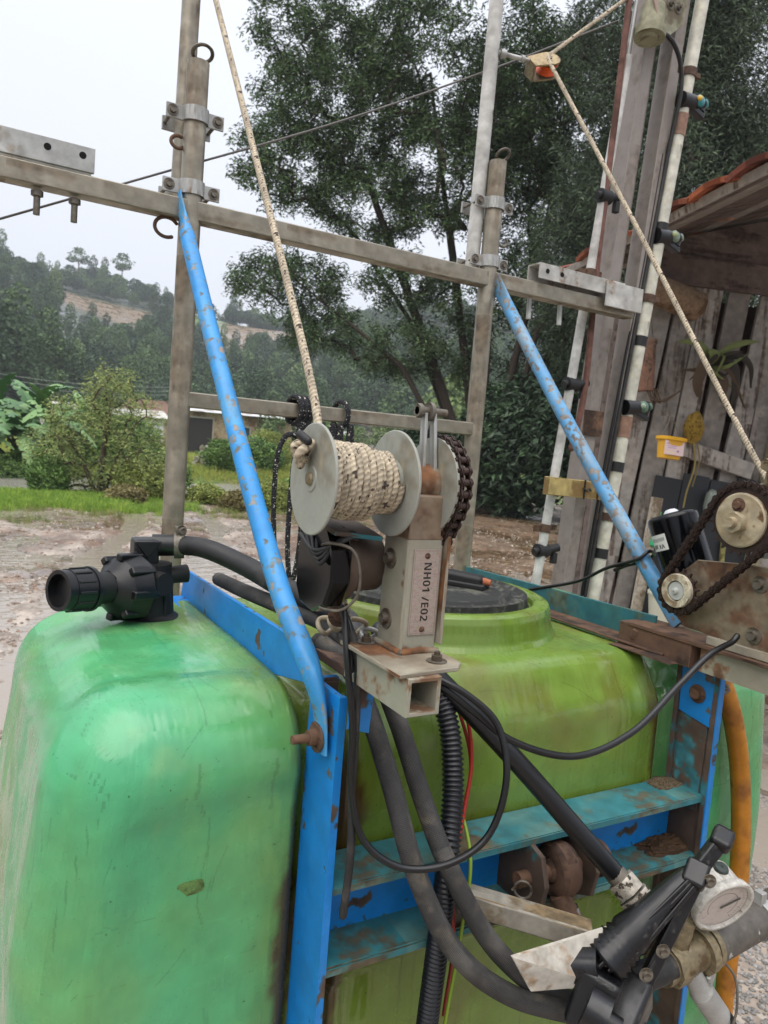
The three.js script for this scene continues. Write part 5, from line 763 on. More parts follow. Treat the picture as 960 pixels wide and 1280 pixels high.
// things on and before the shed wall
{
  const T = (name, label, cat, p) => { const o = thing(name, label, cat, shedAt(...p).toArray()); o.rotation.y = SA; base.set(o, V()); return o; };
  let t = T('plastic_tub', 'yellow plastic tub with a pink and white label hanging by the boom', 'tub', [0.175, 1.70, 0.30]);
  const tubS = (w, k) => { const s = new THREE.Shape(), h = w / 2, r = w * 0.28; s.moveTo(-h + r, -h * 0.8); s.lineTo(h - r, -h * 0.8); s.quadraticCurveTo(h, -h * 0.8, h, 0); s.quadraticCurveTo(h, h * 0.8, h - r, h * 0.8); s.lineTo(-h + r, h * 0.8); s.quadraticCurveTo(-h, h * 0.8, -h, 0); s.quadraticCurveTo(-h, -h * 0.8, -h + r, -h * 0.8); return s; };
  const yel = plain(0xd6a016, 0.45);
  const b = ext(tubS(0.155), 0.125, 0.003); b.rotateX(-Math.PI / 2); { const p = b.attributes.position; for (let i = 0; i < p.count; i++) { const k = mix(0.84, 1, p.getY(i) / 0.125); p.setX(i, p.getX(i) * k); p.setZ(i, p.getZ(i) * k); } b.computeVertexNormals(); } b.rotateZ(-0.06); part(t, 'tub_body', uvBox(b), plain(0xcf9d2e, 0.5));
  const l = ext(tubS(0.178), 0.024, 0.004); l.rotateX(-Math.PI / 2); l.translate(0, 0.12, 0); l.rotateZ(-0.06); part(t, 'tub_lid', uvBox(l), yel);
  const lc = document.createElement('canvas'); lc.width = 128; lc.height = 96; const q = lc.getContext('2d'); q.fillStyle = '#d9bfbc'; q.fillRect(0, 0, 128, 96); q.fillStyle = '#8a6aa0'; q.fillRect(14, 18, 52, 6); q.fillStyle = '#a888b0'; q.fillRect(20, 34, 62, 5); q.fillRect(20, 46, 56, 5); q.fillStyle = '#7a5a80'; q.fillRect(84, 62, 12, 12); q.fillStyle = '#e0c9a0'; q.fillRect(10, 76, 60, 8);
  const lt = new THREE.CanvasTexture(lc); lt.colorSpace = THREE.SRGBColorSpace; const lm = new THREE.MeshStandardMaterial({ map: lt, roughness: 0.5 });
  const lab = new THREE.BoxGeometry(0.138, 0.092, 0.002); lab.rotateX(-0.09); lab.rotateZ(-0.06); lab.translate(-0.003, 0.072, 0.0625); part(t, 'label_sheet', lab, lm);
  part(t, 'hanging_wire', merge([tube([[-0.07, 0.135, 0], [-0.01, 0.26, -0.02], [0.03, 0.5, -0.2], [0.05, 0.62, -0.28]], 0.003, 24, 6), tube([[0.07, 0.13, 0], [0.02, 0.25, -0.02], [-0.01, 0.26, -0.02]], 0.003, 20, 6)]), M.bolt);
  // staghorn fern
  t = T('staghorn_fern', 'staghorn fern with pale green fronds and curled brown leaves on shed wall', 'plant', [0.53, 2.36, 0.07]);
  const frond = (pts, w, mat) => { const c = new THREE.CatmullRomCurve3(pts.map(A)), n = 18, P = [], I = []; for (let i = 0; i <= n; i++) { const p = c.getPoint(i / n), d = c.getTangent(i / n), s = V(0, 0, 1).cross(d).normalize(), ww = w * Math.pow(Math.sin((0.08 + 0.9 * i / n) * Math.PI), 0.7); for (const k of [-1, 0, 1]) P.push(...p.clone().addScaledVector(s, ww * k).add(V(0, 0, (k ? 0 : 0.014))).toArray()); } for (let i = 0; i < n; i++) for (let k = 0; k < 2; k++) { const a = i * 3 + k; I.push(a, a + 3, a + 1, a + 1, a + 3, a + 4); } const g = new THREE.BufferGeometry(); g.setAttribute('position', new THREE.Float32BufferAttribute(P, 3)); g.setIndex(I); g.computeVertexNormals(); part(t, 'frond', uvBox(g), mat); };
  const gr = plain(0x6c7544, 0.8, 0, { side: THREE.DoubleSide }), bn = plain(0x4f4032, 0.9, 0, { side: THREE.DoubleSide }), dk = plain(0x35302a, 0.9, 0, { side: THREE.DoubleSide });
  frond([[0, 0, 0], [-0.06, 0.10, 0.06], [-0.17, 0.14, 0.07], [-0.28, 0.13, 0.06]], 0.024, gr); frond([[0.02, 0, 0], [0.07, 0.10, 0.06], [0.2, 0.17, 0.07], [0.34, 0.2, 0.05]], 0.024, gr); frond([[0, 0.0, 0], [0.0, 0.06, 0.08], [-0.05, 0.10, 0.08]], 0.04, gr);
  frond([[0, 0, 0], [-0.08, 0.0, 0.1], [-0.12, -0.12, 0.1], [-0.08, -0.22, 0.06]], 0.045, bn); frond([[0.02, 0, 0], [0.12, 0.02, 0.1], [0.17, -0.12, 0.1], [0.2, -0.28, 0.04]], 0.035, dk); frond([[0.05, 0.02, 0], [0.17, 0.08, 0.09], [0.28, 0.02, 0.08], [0.33, -0.12, 0.04]], 0.025, dk); for (let i = 0; i < 9; i++) frond([[0.02, 0, 0], [rr(-0.1, 0.14), rr(-0.08, 0.08), 0.1], [rr(-0.2, 0.3), rr(-0.3, 0.12), rr(0.03, 0.1)]], rr(0.008, 0.018), pick([bn, dk, dk, gr])); frond([[0, -0.02, 0], [0.07, -0.1, 0.1], [0.09, -0.24, 0.08]], 0.04, bn); frond([[-0.02, -0.02, 0], [-0.1, -0.04, 0.08], [-0.22, -0.05, 0.06]], 0.014, bn);
  // hanging pot
  t = T('clay_pot', 'narrow reddish brown hanging pot behind the white boom pipe', 'pot', [0.045, 2.14, 0.14]);
  part(t, 'pot', lathe([[0.001, 0], [0.055, 0], [0.058, 0.01], [0.07, 0.30], [0.078, 0.31], [0.078, 0.34], [0.066, 0.34], [0.06, 0.30]], [0, 0, 0], [-0.1, 1, 0], 24), worn(0x7a5a4a, { rust: 0x4f3e34, amount: 0.3, f: 5, rough: 0.9 }));
  part(t, 'hanger', tube([[-0.1, 0.33, 0], [-0.04, 0.55, 0], [0.02, 0.36, 0]], 0.003, 16, 6), M.bolt);
  for (let i = 0; i < 5; i++) part(t, 'root', tube([[-0.01 + i * 0.02, 0.02, 0.03], [0.02 + i * 0.02, -0.06, 0.06], [0.05 + i * 0.045, -0.10 + i * 0.03, 0.05]], 0.006, 16, 6), bn);
  // yellow cloth bag
  t = T('cloth_bundle', 'crumpled mustard yellow cloth hung on the shed wall above the shelf plank', 'cloth', [0.475, 1.83, 0.09]);
  { const g = new THREE.IcosahedronGeometry(0.075, 4), p = g.attributes.position; for (let i = 0; i < p.count; i++) { const v = V(p.getX(i), p.getY(i), p.getZ(i)), k = 0.65 + 0.75 * f3(v.x + 3, v.y, v.z, 22, 3); p.setXYZ(i, v.x * k * 0.9, v.y * k * 1.5, v.z * k * 0.6); } const m = mergeVertices((g.deleteAttribute('uv'), g.deleteAttribute('normal'), g), 1e-4); m.computeVertexNormals(); m.translate(0, 0.1, 0); part(t, 'cloth', uvBox(m), worn(0x8f7530, { rust: 0x4a4a34, amount: 0.4, soft: 0.06, f: 6, rough: 0.95, size: 0.25, px: 192 })); part(t, 'string', tube([[0, 0.0, 0.02], [0.02, -0.15, 0.03], [-0.02, -0.35, 0.03], [-0.03, -0.45, 0.03]], 0.006, 24, 6), plain(0x8a7a48, 0.9)); part(t, 'string', tube([[0.02, 0.02, 0.02], [0.05, -0.12, 0.03], [0.02, -0.3, 0.03]], 0.005, 24, 6), plain(0x7a6c40, 0.9)); }
  t = T('bottle', 'small clear bottle with green neck hanging over the dark sheets', 'bottle', [0.66, 1.36, 0.09]);
  part(t, 'bottle_body', lathe([[0.001, 0.16], [0.02, 0.155], [0.036, 0.13], [0.04, 0.1], [0.04, 0.03], [0.034, 0.0], [0.016, -0.02], [0.014, -0.035]], [0, 0, 0], [0.12, 1, 0], 20), new THREE.MeshPhysicalMaterial({ color: 0xaeb8ae, transmission: 0.6, roughness: 0.3, thickness: 0 })); part(t, 'cap', cyl([0, -0.03, 0.0], [-0.006, -0.065, 0], 0.018, 0.018, 14), plain(0x2f8a5a, 0.4)); part(t, 'string', tube([[-0.005, -0.05, 0.01], [-0.05, -0.2, 0.02], [-0.08, -0.4, 0.02]], 0.004, 20, 6), plain(0x4a4a48, 0.8));
  t = T('bottle', 'bright green plastic bottle wedged behind the right brace', 'bottle', [0.19, 1.10, 0.2]);
  part(t, 'bottle_body', lathe([[0.001, 0], [0.05, 0.004], [0.055, 0.02], [0.052, 0.12], [0.03, 0.19], [0.016, 0.22]], [0, 0, 0], [0.1, 1, 0], 18), plain(0x2fa06a, 0.4)); part(t, 'cap', cyl([0.02, 0.21, 0], [0.024, 0.245, 0], 0.02, 0.02, 14), plain(0x3fae74, 0.4));
  t = T('paint_bucket', 'dirty white bucket standing on a crate before the shed', 'bucket', [0.24, 0.58, 0.36]);
  part(t, 'bucket_body', lathe([[0.09, 0], [0.115, 0.22], [0.122, 0.222], [0.122, 0.245], [0.112, 0.245], [0.108, 0.2]], [0, 0, 0], [0, 1, 0], 28), plain(0xb9b8a6, 0.5)); part(t, 'contents', lathe([[0.001, 0.21], [0.108, 0.2]], [0, 0, 0], [0, 1, 0], 20), plain(0x9a9a88, 0.9));
  t = T('crate', 'low weathered timber crate under the white bucket', 'crate', [0.24, 0, 0.36]);
  for (let i = 0; i < 4; i++) part(t, 'slat', box([0, 0.07 + i * 0.145, 0.155], [0.42, 0.12, 0.015], 0.002), M.winchRust); for (let i = 0; i < 4; i++) part(t, 'slat', box([-0.205, 0.07 + i * 0.145, 0], [0.015, 0.12, 0.3], 0.002), M.winchRust); part(t, 'top', box([0, 0.572, 0], [0.43, 0.014, 0.33], 0.002), M.winchRust);
  t = T('plank', 'upright pale timber batten leaning by the shed corner', 'plank', [0.09, 0, 0.22]); part(t, 'batten', box([0.03, 0.72, 0], [0.075, 1.44, 0.03], 0.003, [0, 0, -0.08]), worn(0xa39b8c, { rust: 0x6d6456, amount: 0.25, f: 10, fy: 2, rough: 0.9, px: 192 }));
}
// ---------- vegetation ----------
const leafMat = (rough = 0.7) => new THREE.MeshStandardMaterial({ color: 0xffffff, roughness: rough, side: THREE.DoubleSide });
function leafClump(n, len, wid, spread, droop) {            // a tuft of pointed, folded leaves
  const P = []; for (let i = 0; i < n; i++) {
    const a = rr(0, 6.2832), el = rr(-0.5, 0.9) - droop, d = V(Math.cos(a) * Math.cos(el), Math.sin(el), Math.sin(a) * Math.cos(el)), o = V(rr(-1, 1), rr(-1, 1), rr(-1, 1)).multiplyScalar(spread);
    const s = d.clone().cross(V(rr(-1, 1), rr(-0.3, 1), rr(-1, 1))).normalize(), up = s.clone().cross(d).multiplyScalar(wid * 0.35), L = len * rr(0.7, 1.2), W = wid * rr(0.8, 1.2);
    const b = o, m = o.clone().addScaledVector(d, L * 0.45), e = o.clone().addScaledVector(d, L).add(V(0, -droop * L * 0.3, 0)), l = m.clone().addScaledVector(s, W / 2).add(up), r = m.clone().addScaledVector(s, -W / 2).add(up);
    for (const v of [b, m, l, b, r, m, m, e, l, m, r, e]) P.push(v.x, v.y, v.z);
  }
  const g = new THREE.BufferGeometry(); g.setAttribute('position', new THREE.Float32BufferAttribute(P, 3)); g.computeVertexNormals(); return g;
}
const ball = () => { for (;;) { const v = V(rr(-1, 1), rr(-1, 1), rr(-1, 1)); if (v.lengthSq() < 1) return v; } };
function instLeaves(parent, name, geo, pts, cols, sc, mat) {
  const im = new THREE.InstancedMesh(geo, mat, pts.length), m = new THREE.Matrix4(), q = new THREE.Quaternion(), c = new THREE.Color();
  pts.forEach((p, i) => { q.setFromEuler(new THREE.Euler(rr(-0.5, 0.5), rr(0, 6.28), rr(-0.5, 0.5))); const s = sc * rr(0.7, 1.35); m.compose(p, q, V(s, s, s)); im.setMatrixAt(i, m); const k = pick(cols), j = rr(0.75, 1.25); c.setRGB(k[0] * j, k[1] * j, k[2] * j); im.setColorAt(i, c); });
  im.name = name; im.userData.kind = 'stuff'; parent.add(im); return im;
}
// grow limbs from a few stems out to targets spread through the crown
function grow({ name, label, category = 'tree', group, pos, ux, wz, stems, blobs, leaf, perTwig, leafSpread, cols, scale = 1, r0, bark, step = 0.45 }) {
  const t = thing(name, label, category, pos, group);
  const L = (u, y, w) => V(ux.x * u + wz.x * w, y, ux.z * u + wz.z * w);
  const N = [], add = (p, par) => { N.push({ p, par, c: 0 }); return N.length - 1; };
  for (const st of stems) { let par = -1, prev = null; for (const q of st) { const p = L(...q); if (prev) { const n = Math.max(1, Math.round(prev.distanceTo(p) / step)); for (let i = 1; i <= n; i++) par = add(prev.clone().lerp(p, i / n).add(ball().multiplyScalar(i < n ? 0.04 * step : 0)), par); } else par = add(p, -1); prev = p; } }
  let tg = []; for (const [u, y, w, ru, ry, rw, n] of blobs) for (let i = 0; i < n; i++) { const b = ball(), k = Math.pow(b.length(), -0.35); tg.push(L(u + b.x * ru * k, y + b.y * ry * k, w + b.z * rw * k)); }
  const root = L(0, 0, 0); tg = tg.map(p => [p, p.distanceTo(root)]).sort((a, b) => a[1] - b[1]).map(a => a[0]);
  const ends = [];
  for (const p of tg) {
    let best = 1e9, bi = 0; for (let i = 0; i < N.length; i++) { const q = N[i].p; if (q.y > p.y + step) continue; const d = q.distanceToSquared(p); if (d < best) { best = d; bi = i; } }
    const q = N[bi].p, d = Math.sqrt(best), n = Math.max(2, Math.round(d / step)), bend = V(0, d * 0.14, 0).add(ball().multiplyScalar(d * 0.1)); let par = bi; const path = [];
    for (let i = 1; i <= n; i++) { const k = i / n; par = add(q.clone().lerp(p, k).addScaledVector(bend, Math.sin(k * Math.PI) * 1), par); path.push(par); }
    ends.push(path);
  }
  for (const e of ends) { let i = e.at(-1); while (i >= 0) { N[i].c++; i = N[i].par; } }
  const P = [], Nn = [], S = 5, ring = (p, d, r) => { const s = (Math.abs(d.y) < 0.9 ? V(0, 1, 0) : V(1, 0, 0)).cross(d).normalize(), b = d.clone().cross(s), o = []; for (let k = 0; k < S; k++) { const a = k / S * 6.2832, n = s.clone().multiplyScalar(Math.cos(a)).addScaledVector(b, Math.sin(a)); o.push([p.clone().addScaledVector(n, r), n]); } return o; };
  const rad = n => r0 * Math.pow(n.c + 0.3, 0.5);
  for (const n of N) { if (n.par < 0 || !n.c) continue; const m = N[n.par], d = n.p.clone().sub(m.p); if (d.lengthSq() < 1e-8) continue; d.normalize(); const A1 = ring(m.p, d, Math.min(rad(m), rad(n) * 1.25)), B1 = ring(n.p, d, rad(n)); for (let k = 0; k < S; k++) { const j = (k + 1) % S; for (const v of [A1[k], A1[j], B1[k], B1[k], A1[j], B1[j]]) { P.push(v[0].x, v[0].y, v[0].z); Nn.push(v[1].x, v[1].y, v[1].z); } } }
  const g = new THREE.BufferGeometry(); g.setAttribute('position', new THREE.Float32BufferAttribute(P, 3)); g.setAttribute('normal', new THREE.Float32BufferAttribute(Nn, 3));
  const tr = new THREE.Mesh(g, bark); tr.name = 'trunk'; t.add(tr);
  const pts = []; for (const path of ends) for (let i = 0; i < perTwig; i++) { const k = path[Math.max(0, path.length - 1 - Math.floor(Math.pow(rnd(), 1.6) * Math.min(path.length, 4)))]; pts.push(N[k].p.clone().add(ball().multiplyScalar(leafSpread)).add(V(0, -leafSpread * 0.25, 0))); }
  instLeaves(t, 'crown', leaf, pts, cols, scale, leafMat());
  return t;
}
const CU = V(0.872, 0, 0.489), CW = V(0.489, 0, -0.872), bark = plain(0x3f362e, 0.95);
const C3 = (...h) => h.map(x => lin(hex(x)));
// the big tree behind the mast
grow({
  name: 'broadleaf_tree', label: 'huge dark many-stemmed tree with open crown rising behind the steel mast', pos: [14.2, 0, -19.3], ux: CU, wz: CW, bark, r0: 0.0085,
  stems: [[[0, -0.2, 0], [-0.6, 2.2, 0.2], [-1.6, 4.6, 0.3], [-3.0, 7.5, 0.2], [-4.4, 10.5, 0]], [[0.1, -0.2, 0.2], [-0.2, 3, 0.4], [-0.9, 6.5, 0.5], [-1.8, 10.5, 0.5], [-2.4, 13.5, 0.6]], [[0.2, -0.2, 0], [0.2, 3, -0.1], [0.0, 7, -0.2], [-0.2, 11, -0.3], [0, 14, 0]], [[0.3, -0.2, 0], [0.7, 3, -0.3], [1.3, 7, -0.4], [1.8, 11, -0.4], [2.2, 14, 0]], [[0.5, -0.2, 0.4], [1.4, 2.8, 0.6], [2.8, 6.6, 0.8], [4.2, 10, 0.8]], [[-0.2, -0.2, 0], [-1.1, 2.0, -0.4], [-2.6, 4.2, -0.5], [-4.6, 5.6, -0.4], [-6.4, 6.8, -0.3]], [[0.7, -0.2, 0.2], [1.9, 3, 0], [3.0, 5.5, -0.4], [3.8, 8, -0.5]], [[-0.1, -0.2, 0.3], [-0.9, 2.6, 0.8], [-2.2, 5.6, 1.0], [-4.4, 8.4, 0.9], [-6, 9.8, 0.8]], [[0.4, -0.2, -0.2], [1.0, 2.6, -0.8], [1.4, 5.5, -1.2], [2.6, 9, -1.4]]],
  blobs: [[-5, 12.4, 0, 2.7, 2.2, 2.0, 150], [-6.6, 10.2, 0, 1.8, 1.3, 1.4, 80], [-6.4, 6.6, 0, 2.0, 0.9, 1.0, 66], [-5.0, 5.2, 0, 1.4, 0.7, 1.0, 30], [-6.4, 14.4, 0, 1.8, 1.6, 1.5, 60], [-1.8, 13.8, 0, 3.4, 2.8, 2.6, 190], [-1.3, 10.3, 0, 2.6, 1.8, 2.0, 130], [-4.0, 9.2, 0, 1.9, 1.1, 1.4, 66], [-2.9, 6.9, 0, 1.6, 0.8, 1.2, 30], [-2.7, 4.9, 0, 1.9, 0.8, 1.2, 40], [-0.4, 6.8, 0.6, 1.6, 1.3, 1.4, 50], [2.8, 12.4, 0, 3.2, 2.8, 2.6, 260], [2.4, 7.9, 0, 2.2, 2.4, 2.0, 190], [0.2, 12, 0, 2, 2.4, 2, 120], [4.6, 9.6, 0, 2.4, 3.0, 2.2, 130], [3.4, 4.6, 0.5, 1.8, 1.6, 1.8, 80], [0.6, 4.4, 1, 1.6, 1.1, 1.2, 30]],
  leaf: leafClump(7, 0.13, 0.04, 0.13, 0.25), perTwig: 21, leafSpread: 0.4, cols: C3(0x43563a, 0x506744, 0x384a30, 0x5e764e, 0x6d8458), scale: 1.0,
});
// fine-leaved dark tree behind the shed
grow({
  name: 'dense_tree', label: 'dense dark fine-leaved tree filling the space above the tiled shed roof', pos: [17.2, 0, -11.8], ux: CU, wz: CW, bark, r0: 0.012,
  stems: [[[0, -0.2, 0], [0.2, 4, 0], [0, 9, 0], [-0.4, 14, 0]], [[0.3, -0.2, 0], [-1.2, 4, 0], [-3, 8, 0], [-3.6, 11, 0]], [[0.3, -0.2, 0], [1.6, 4, 0], [3, 8, 0], [3.4, 12, 0]]],
  blobs: [[0, 12, 0, 3.2, 3.4, 2.6, 170], [-3, 9, 0, 2.4, 2.8, 2.2, 130], [0, 7, 0, 2.8, 2.4, 2.4, 130], [-3.6, 13, 0, 2.4, 2.2, 2.2, 90], [3, 10, 0, 2.4, 3.2, 2.2, 90], [-2.8, 5, 0.5, 2, 2, 2, 70], [-4.2, 7, 0.5, 1.6, 2.6, 2, 60]],
  leaf: leafClump(10, 0.13, 0.026, 0.2, 0.4), perTwig: 40, leafSpread: 0.55, cols: C3(0x43523f, 0x4f6049, 0x374435, 0x5d6e52), scale: 1.1,
});
// undergrowth beside the trunk
for (const [p, w, h, lab] of [[[13.3, 0, -16.2], 1.7, 2.0, 'dark broad-leaved shrub crowding the foot of the big tree'], [[15.4, 0, -14.6], 1.9, 2.6, 'tall dark shrub between the big tree and the boom'], [[11.9, 0, -18.3], 1.2, 1.3, 'low dark shrub at the shaded edge of the leaf litter'], [[16.2, 0, -13.4], 1.8, 2.2, 'dark shrub standing close behind the shed']]) {
  const t = thing('shrub', lab, 'shrub', p, 'undergrowth below the big tree'), pts = []; for (let i = 0; i < 1500; i++) { const b = ball(), k = Math.pow(b.length(), -0.45); pts.push(V(b.x * w * k, h * 0.95 + b.y * h * 0.95 * k, b.z * w * k)); }
  instLeaves(t, 'foliage', leafClump(5, 0.26, 0.11, 0.12, 0.3), pts, C3(0x2f412c, 0x3a4e36, 0x283a28, 0x465e40), 1, leafMat(0.55));
  const st = new THREE.Mesh(merge([0, 1, 2].map(i => cyl([0, 0, 0], [rr(-0.5, 0.5), h, rr(-0.5, 0.5)], 0.04, 0.015, 6))), bark); st.name = 'stem'; t.add(st);
}
// feathery young tree by the pond
grow({
  name: 'young_tree', label: 'feathery light green young tree with open crown beside the pond', pos: [2.55, 0.05, -17.3], ux: CU, wz: CW, bark: plain(0x4f4335, 0.95), r0: 0.006, step: 0.16,
  stems: [[[0, -0.1, 0], [0.05, 0.8, 0], [0.1, 1.7, 0.1], [0.05, 2.5, 0]], [[0.05, -0.1, 0], [0.35, 0.9, 0.1], [0.7, 1.6, 0]], [[0, -0.1, 0], [-0.4, 0.8, 0], [-0.8, 1.3, 0.1]], [[0.6, -0.1, 0.2], [0.65, 0.6, 0.2], [0.85, 1.2, 0.2]]],
  blobs: [[0.15, 2.45, 0, 0.55, 0.5, 0.5, 44], [-0.4, 1.75, 0, 0.8, 0.55, 0.6, 56], [0.6, 1.8, 0, 0.7, 0.6, 0.6, 48], [-0.95, 1.0, 0, 0.7, 0.5, 0.5, 50], [0.9, 0.95, 0, 0.8, 0.6, 0.6, 56], [0.15, 0.6, 0.2, 1.0, 0.4, 0.5, 44], [-0.6, 0.35, 0.2, 0.8, 0.25, 0.4, 26]],
  leaf: leafClump(7, 0.08, 0.02, 0.07, 0.1), perTwig: 6, leafSpread: 0.24, cols: C3(0x8f9e5c, 0x9ca868, 0x7f9054, 0xa8b272, 0x6f8450), scale: 1.1,
});
// shrubs along the pond
[[1.55, -17.6, 0.45, 0.5, 0], [3.5, -17.0, 0.75, 0.55, 1], [4.1, -18.0, 0.7, 0.7, 0], [5.3, -15.6, 0.4, 0.28, 2], [6.1, -15.9, 0.5, 0.42, 1], [6.9, -16.6, 0.45, 0.4, 0], [4.9, -16.8, 0.45, 0.3, 1], [2.9, -15.9, 0.35, 0.22, 2], [9.6, -30, 1.1, 0.9, 0], [11.6, -33, 1.4, 1.0, 0], [13.4, -36, 1.2, 1.2, 1], [17.5, -38, 1.6, 1.7, 0], [5.5, -30, 1.2, 1.2, 0], [3.6, -28.5, 1.3, 1.5, 0], [0.9, -24.9, 0.7, 0.6, 0], [-0.2, -25.3, 0.6, 0.5, 1], [2.0, -25.6, 0.8, 0.6, 0]].forEach(([x, z, w, h, k], i) => {
  const t = thing('pond_shrub', k === 2 ? 'small brownish tuft of shrub at the edge of the mud' : z < -25 ? 'rounded green bush on the grassy far bank of pond' : k ? 'low olive green bush between pond and mud' : 'leafy mid green bush at the pond edge', 'bush', [x, groundH(x, z) - 0.05, z], 'bushes round the pond'), pts = []; const n = z < -25 ? 900 : 1100;
  for (let j = 0; j < n; j++) { const b = ball(), q = Math.pow(b.length(), -0.4) * (0.8 + 0.45 * n3(b.x * 3 + i, b.y * 3, b.z * 3)); pts.push(V(b.x * w * q, Math.max(0.02, h * 0.8 + b.y * h * 0.9 * q), b.z * w * q)); }
  const s = z < -25 ? 2.2 : 1; instLeaves(t, 'foliage', leafClump(6, 0.08 * s, 0.03 * s, 0.05 * s, 0.1), pts, k === 2 ? C3(0x7d7448, 0x6d6540, 0x8a8458) : k ? C3(0x88924c, 0x7a8846, 0x98a058) : C3(0x6a8846, 0x5c7a3e, 0x7a9850, 0x506c3c), 1, leafMat());
  const st = new THREE.Mesh(merge([0, 1, 2, 3].map(() => cyl([0, 0, 0], [rr(-w, w) * 0.5, h * 1.2, rr(-w, w) * 0.5], 0.02, 0.006, 5))), bark); st.name = 'stem'; t.add(st);
});
// banana plants on the far side, left
[[0.1, -25.4, 1.0], [1.3, -26.2, 1.2], [2.5, -27.4, 1.5], [-0.7, -26.5, 1.3], [3.8, -29.0, 1.5], [0.7, -28.0, 1.8], [1.9, -28.8, 1.9], [0.0, -27.2, 0.8]].forEach(([x, z, h], i) => {
  const t = thing('banana_plant', 'banana plant with long arching torn leaves across the pond', 'plant', [x, groundH(x, z), z], 'banana plants across the pond'), gm = [plain(0x567a4a, 0.6, 0, { side: THREE.DoubleSide }), plain(0x456840, 0.6, 0, { side: THREE.DoubleSide }), plain(0x6f9058, 0.6, 0, { side: THREE.DoubleSide })];
  part(t, 'stem', cyl([x, groundH(x, z), z], [x, groundH(x, z) + h, z], 0.14, 0.09, 10), plain(0x6d6f4a, 0.9));
  for (let k = 0; k < 18; k++) {
    const a = k * 2.4 + i, len = rr(1.2, 2.1), el = rr(0.25, 1.35), P = [], I = [], n = 26; let p = V(0, h - 0.1, 0), d = V(Math.cos(a) * Math.cos(el), Math.sin(el), Math.sin(a) * Math.cos(el));
    const s = V(-Math.sin(a), 0, Math.cos(a)); for (let j = 0; j <= n; j++) { const w = 0.24 * Math.pow(Math.sin((0.05 + 0.93 * j / n) * Math.PI), 0.6) * (j % 4 === 3 ? 0.45 : 1); P.push(...p.clone().addScaledVector(s, w).add(V(0, -w * 0.5, 0)).toArray(), ...p.toArray(), ...p.clone().addScaledVector(s, -w).add(V(0, -w * 0.5, 0)).toArray()); p = p.clone().addScaledVector(d, len / n); d.y -= 0.075; d.normalize(); }
    for (let j = 0; j < n; j++) for (let q = 0; q < 2; q++) { const v = j * 3 + q; I.push(v, v + 3, v + 1, v + 1, v + 3, v + 4); }
    const g = new THREE.BufferGeometry(); g.setAttribute('position', new THREE.Float32BufferAttribute(P, 3)); g.setIndex(I); g.computeVertexNormals(); const m = new THREE.Mesh(g, gm[k % 3]); m.name = 'leaf_blade'; t.add(m);
  }
});
// grass, gravel, fallen leaves: uncountable
function scatter(name, label, cat, geo, mat, n, place, cols, sc) {
  const im = new THREE.InstancedMesh(geo, mat, n), m = new THREE.Matrix4(), q = new THREE.Quaternion(), c = new THREE.Color(); let i = 0, guard = 0;
  while (i < n && guard++ < n * 60) { const r = place(); if (!r) continue; const [x, z, dy = 0, flat = 1] = r; q.setFromEuler(new THREE.Euler(rr(-0.2, 0.2) * flat, rr(0, 6.28), rr(-0.2, 0.2) * flat)); const s = sc * rr(0.5, 1.5); m.compose(V(x, groundH(x, z) + dy, z), q, V(s, s * rr(0.7, 1.2), s)); im.setMatrixAt(i, m); const k = pick(cols), j = rr(0.8, 1.2); c.setRGB(k[0] * j, k[1] * j, k[2] * j); im.setColorAt(i, c); i++; }
  im.count = i; im.name = name; im.userData = { kind: 'stuff', label, category: cat }; scene.add(im);
}
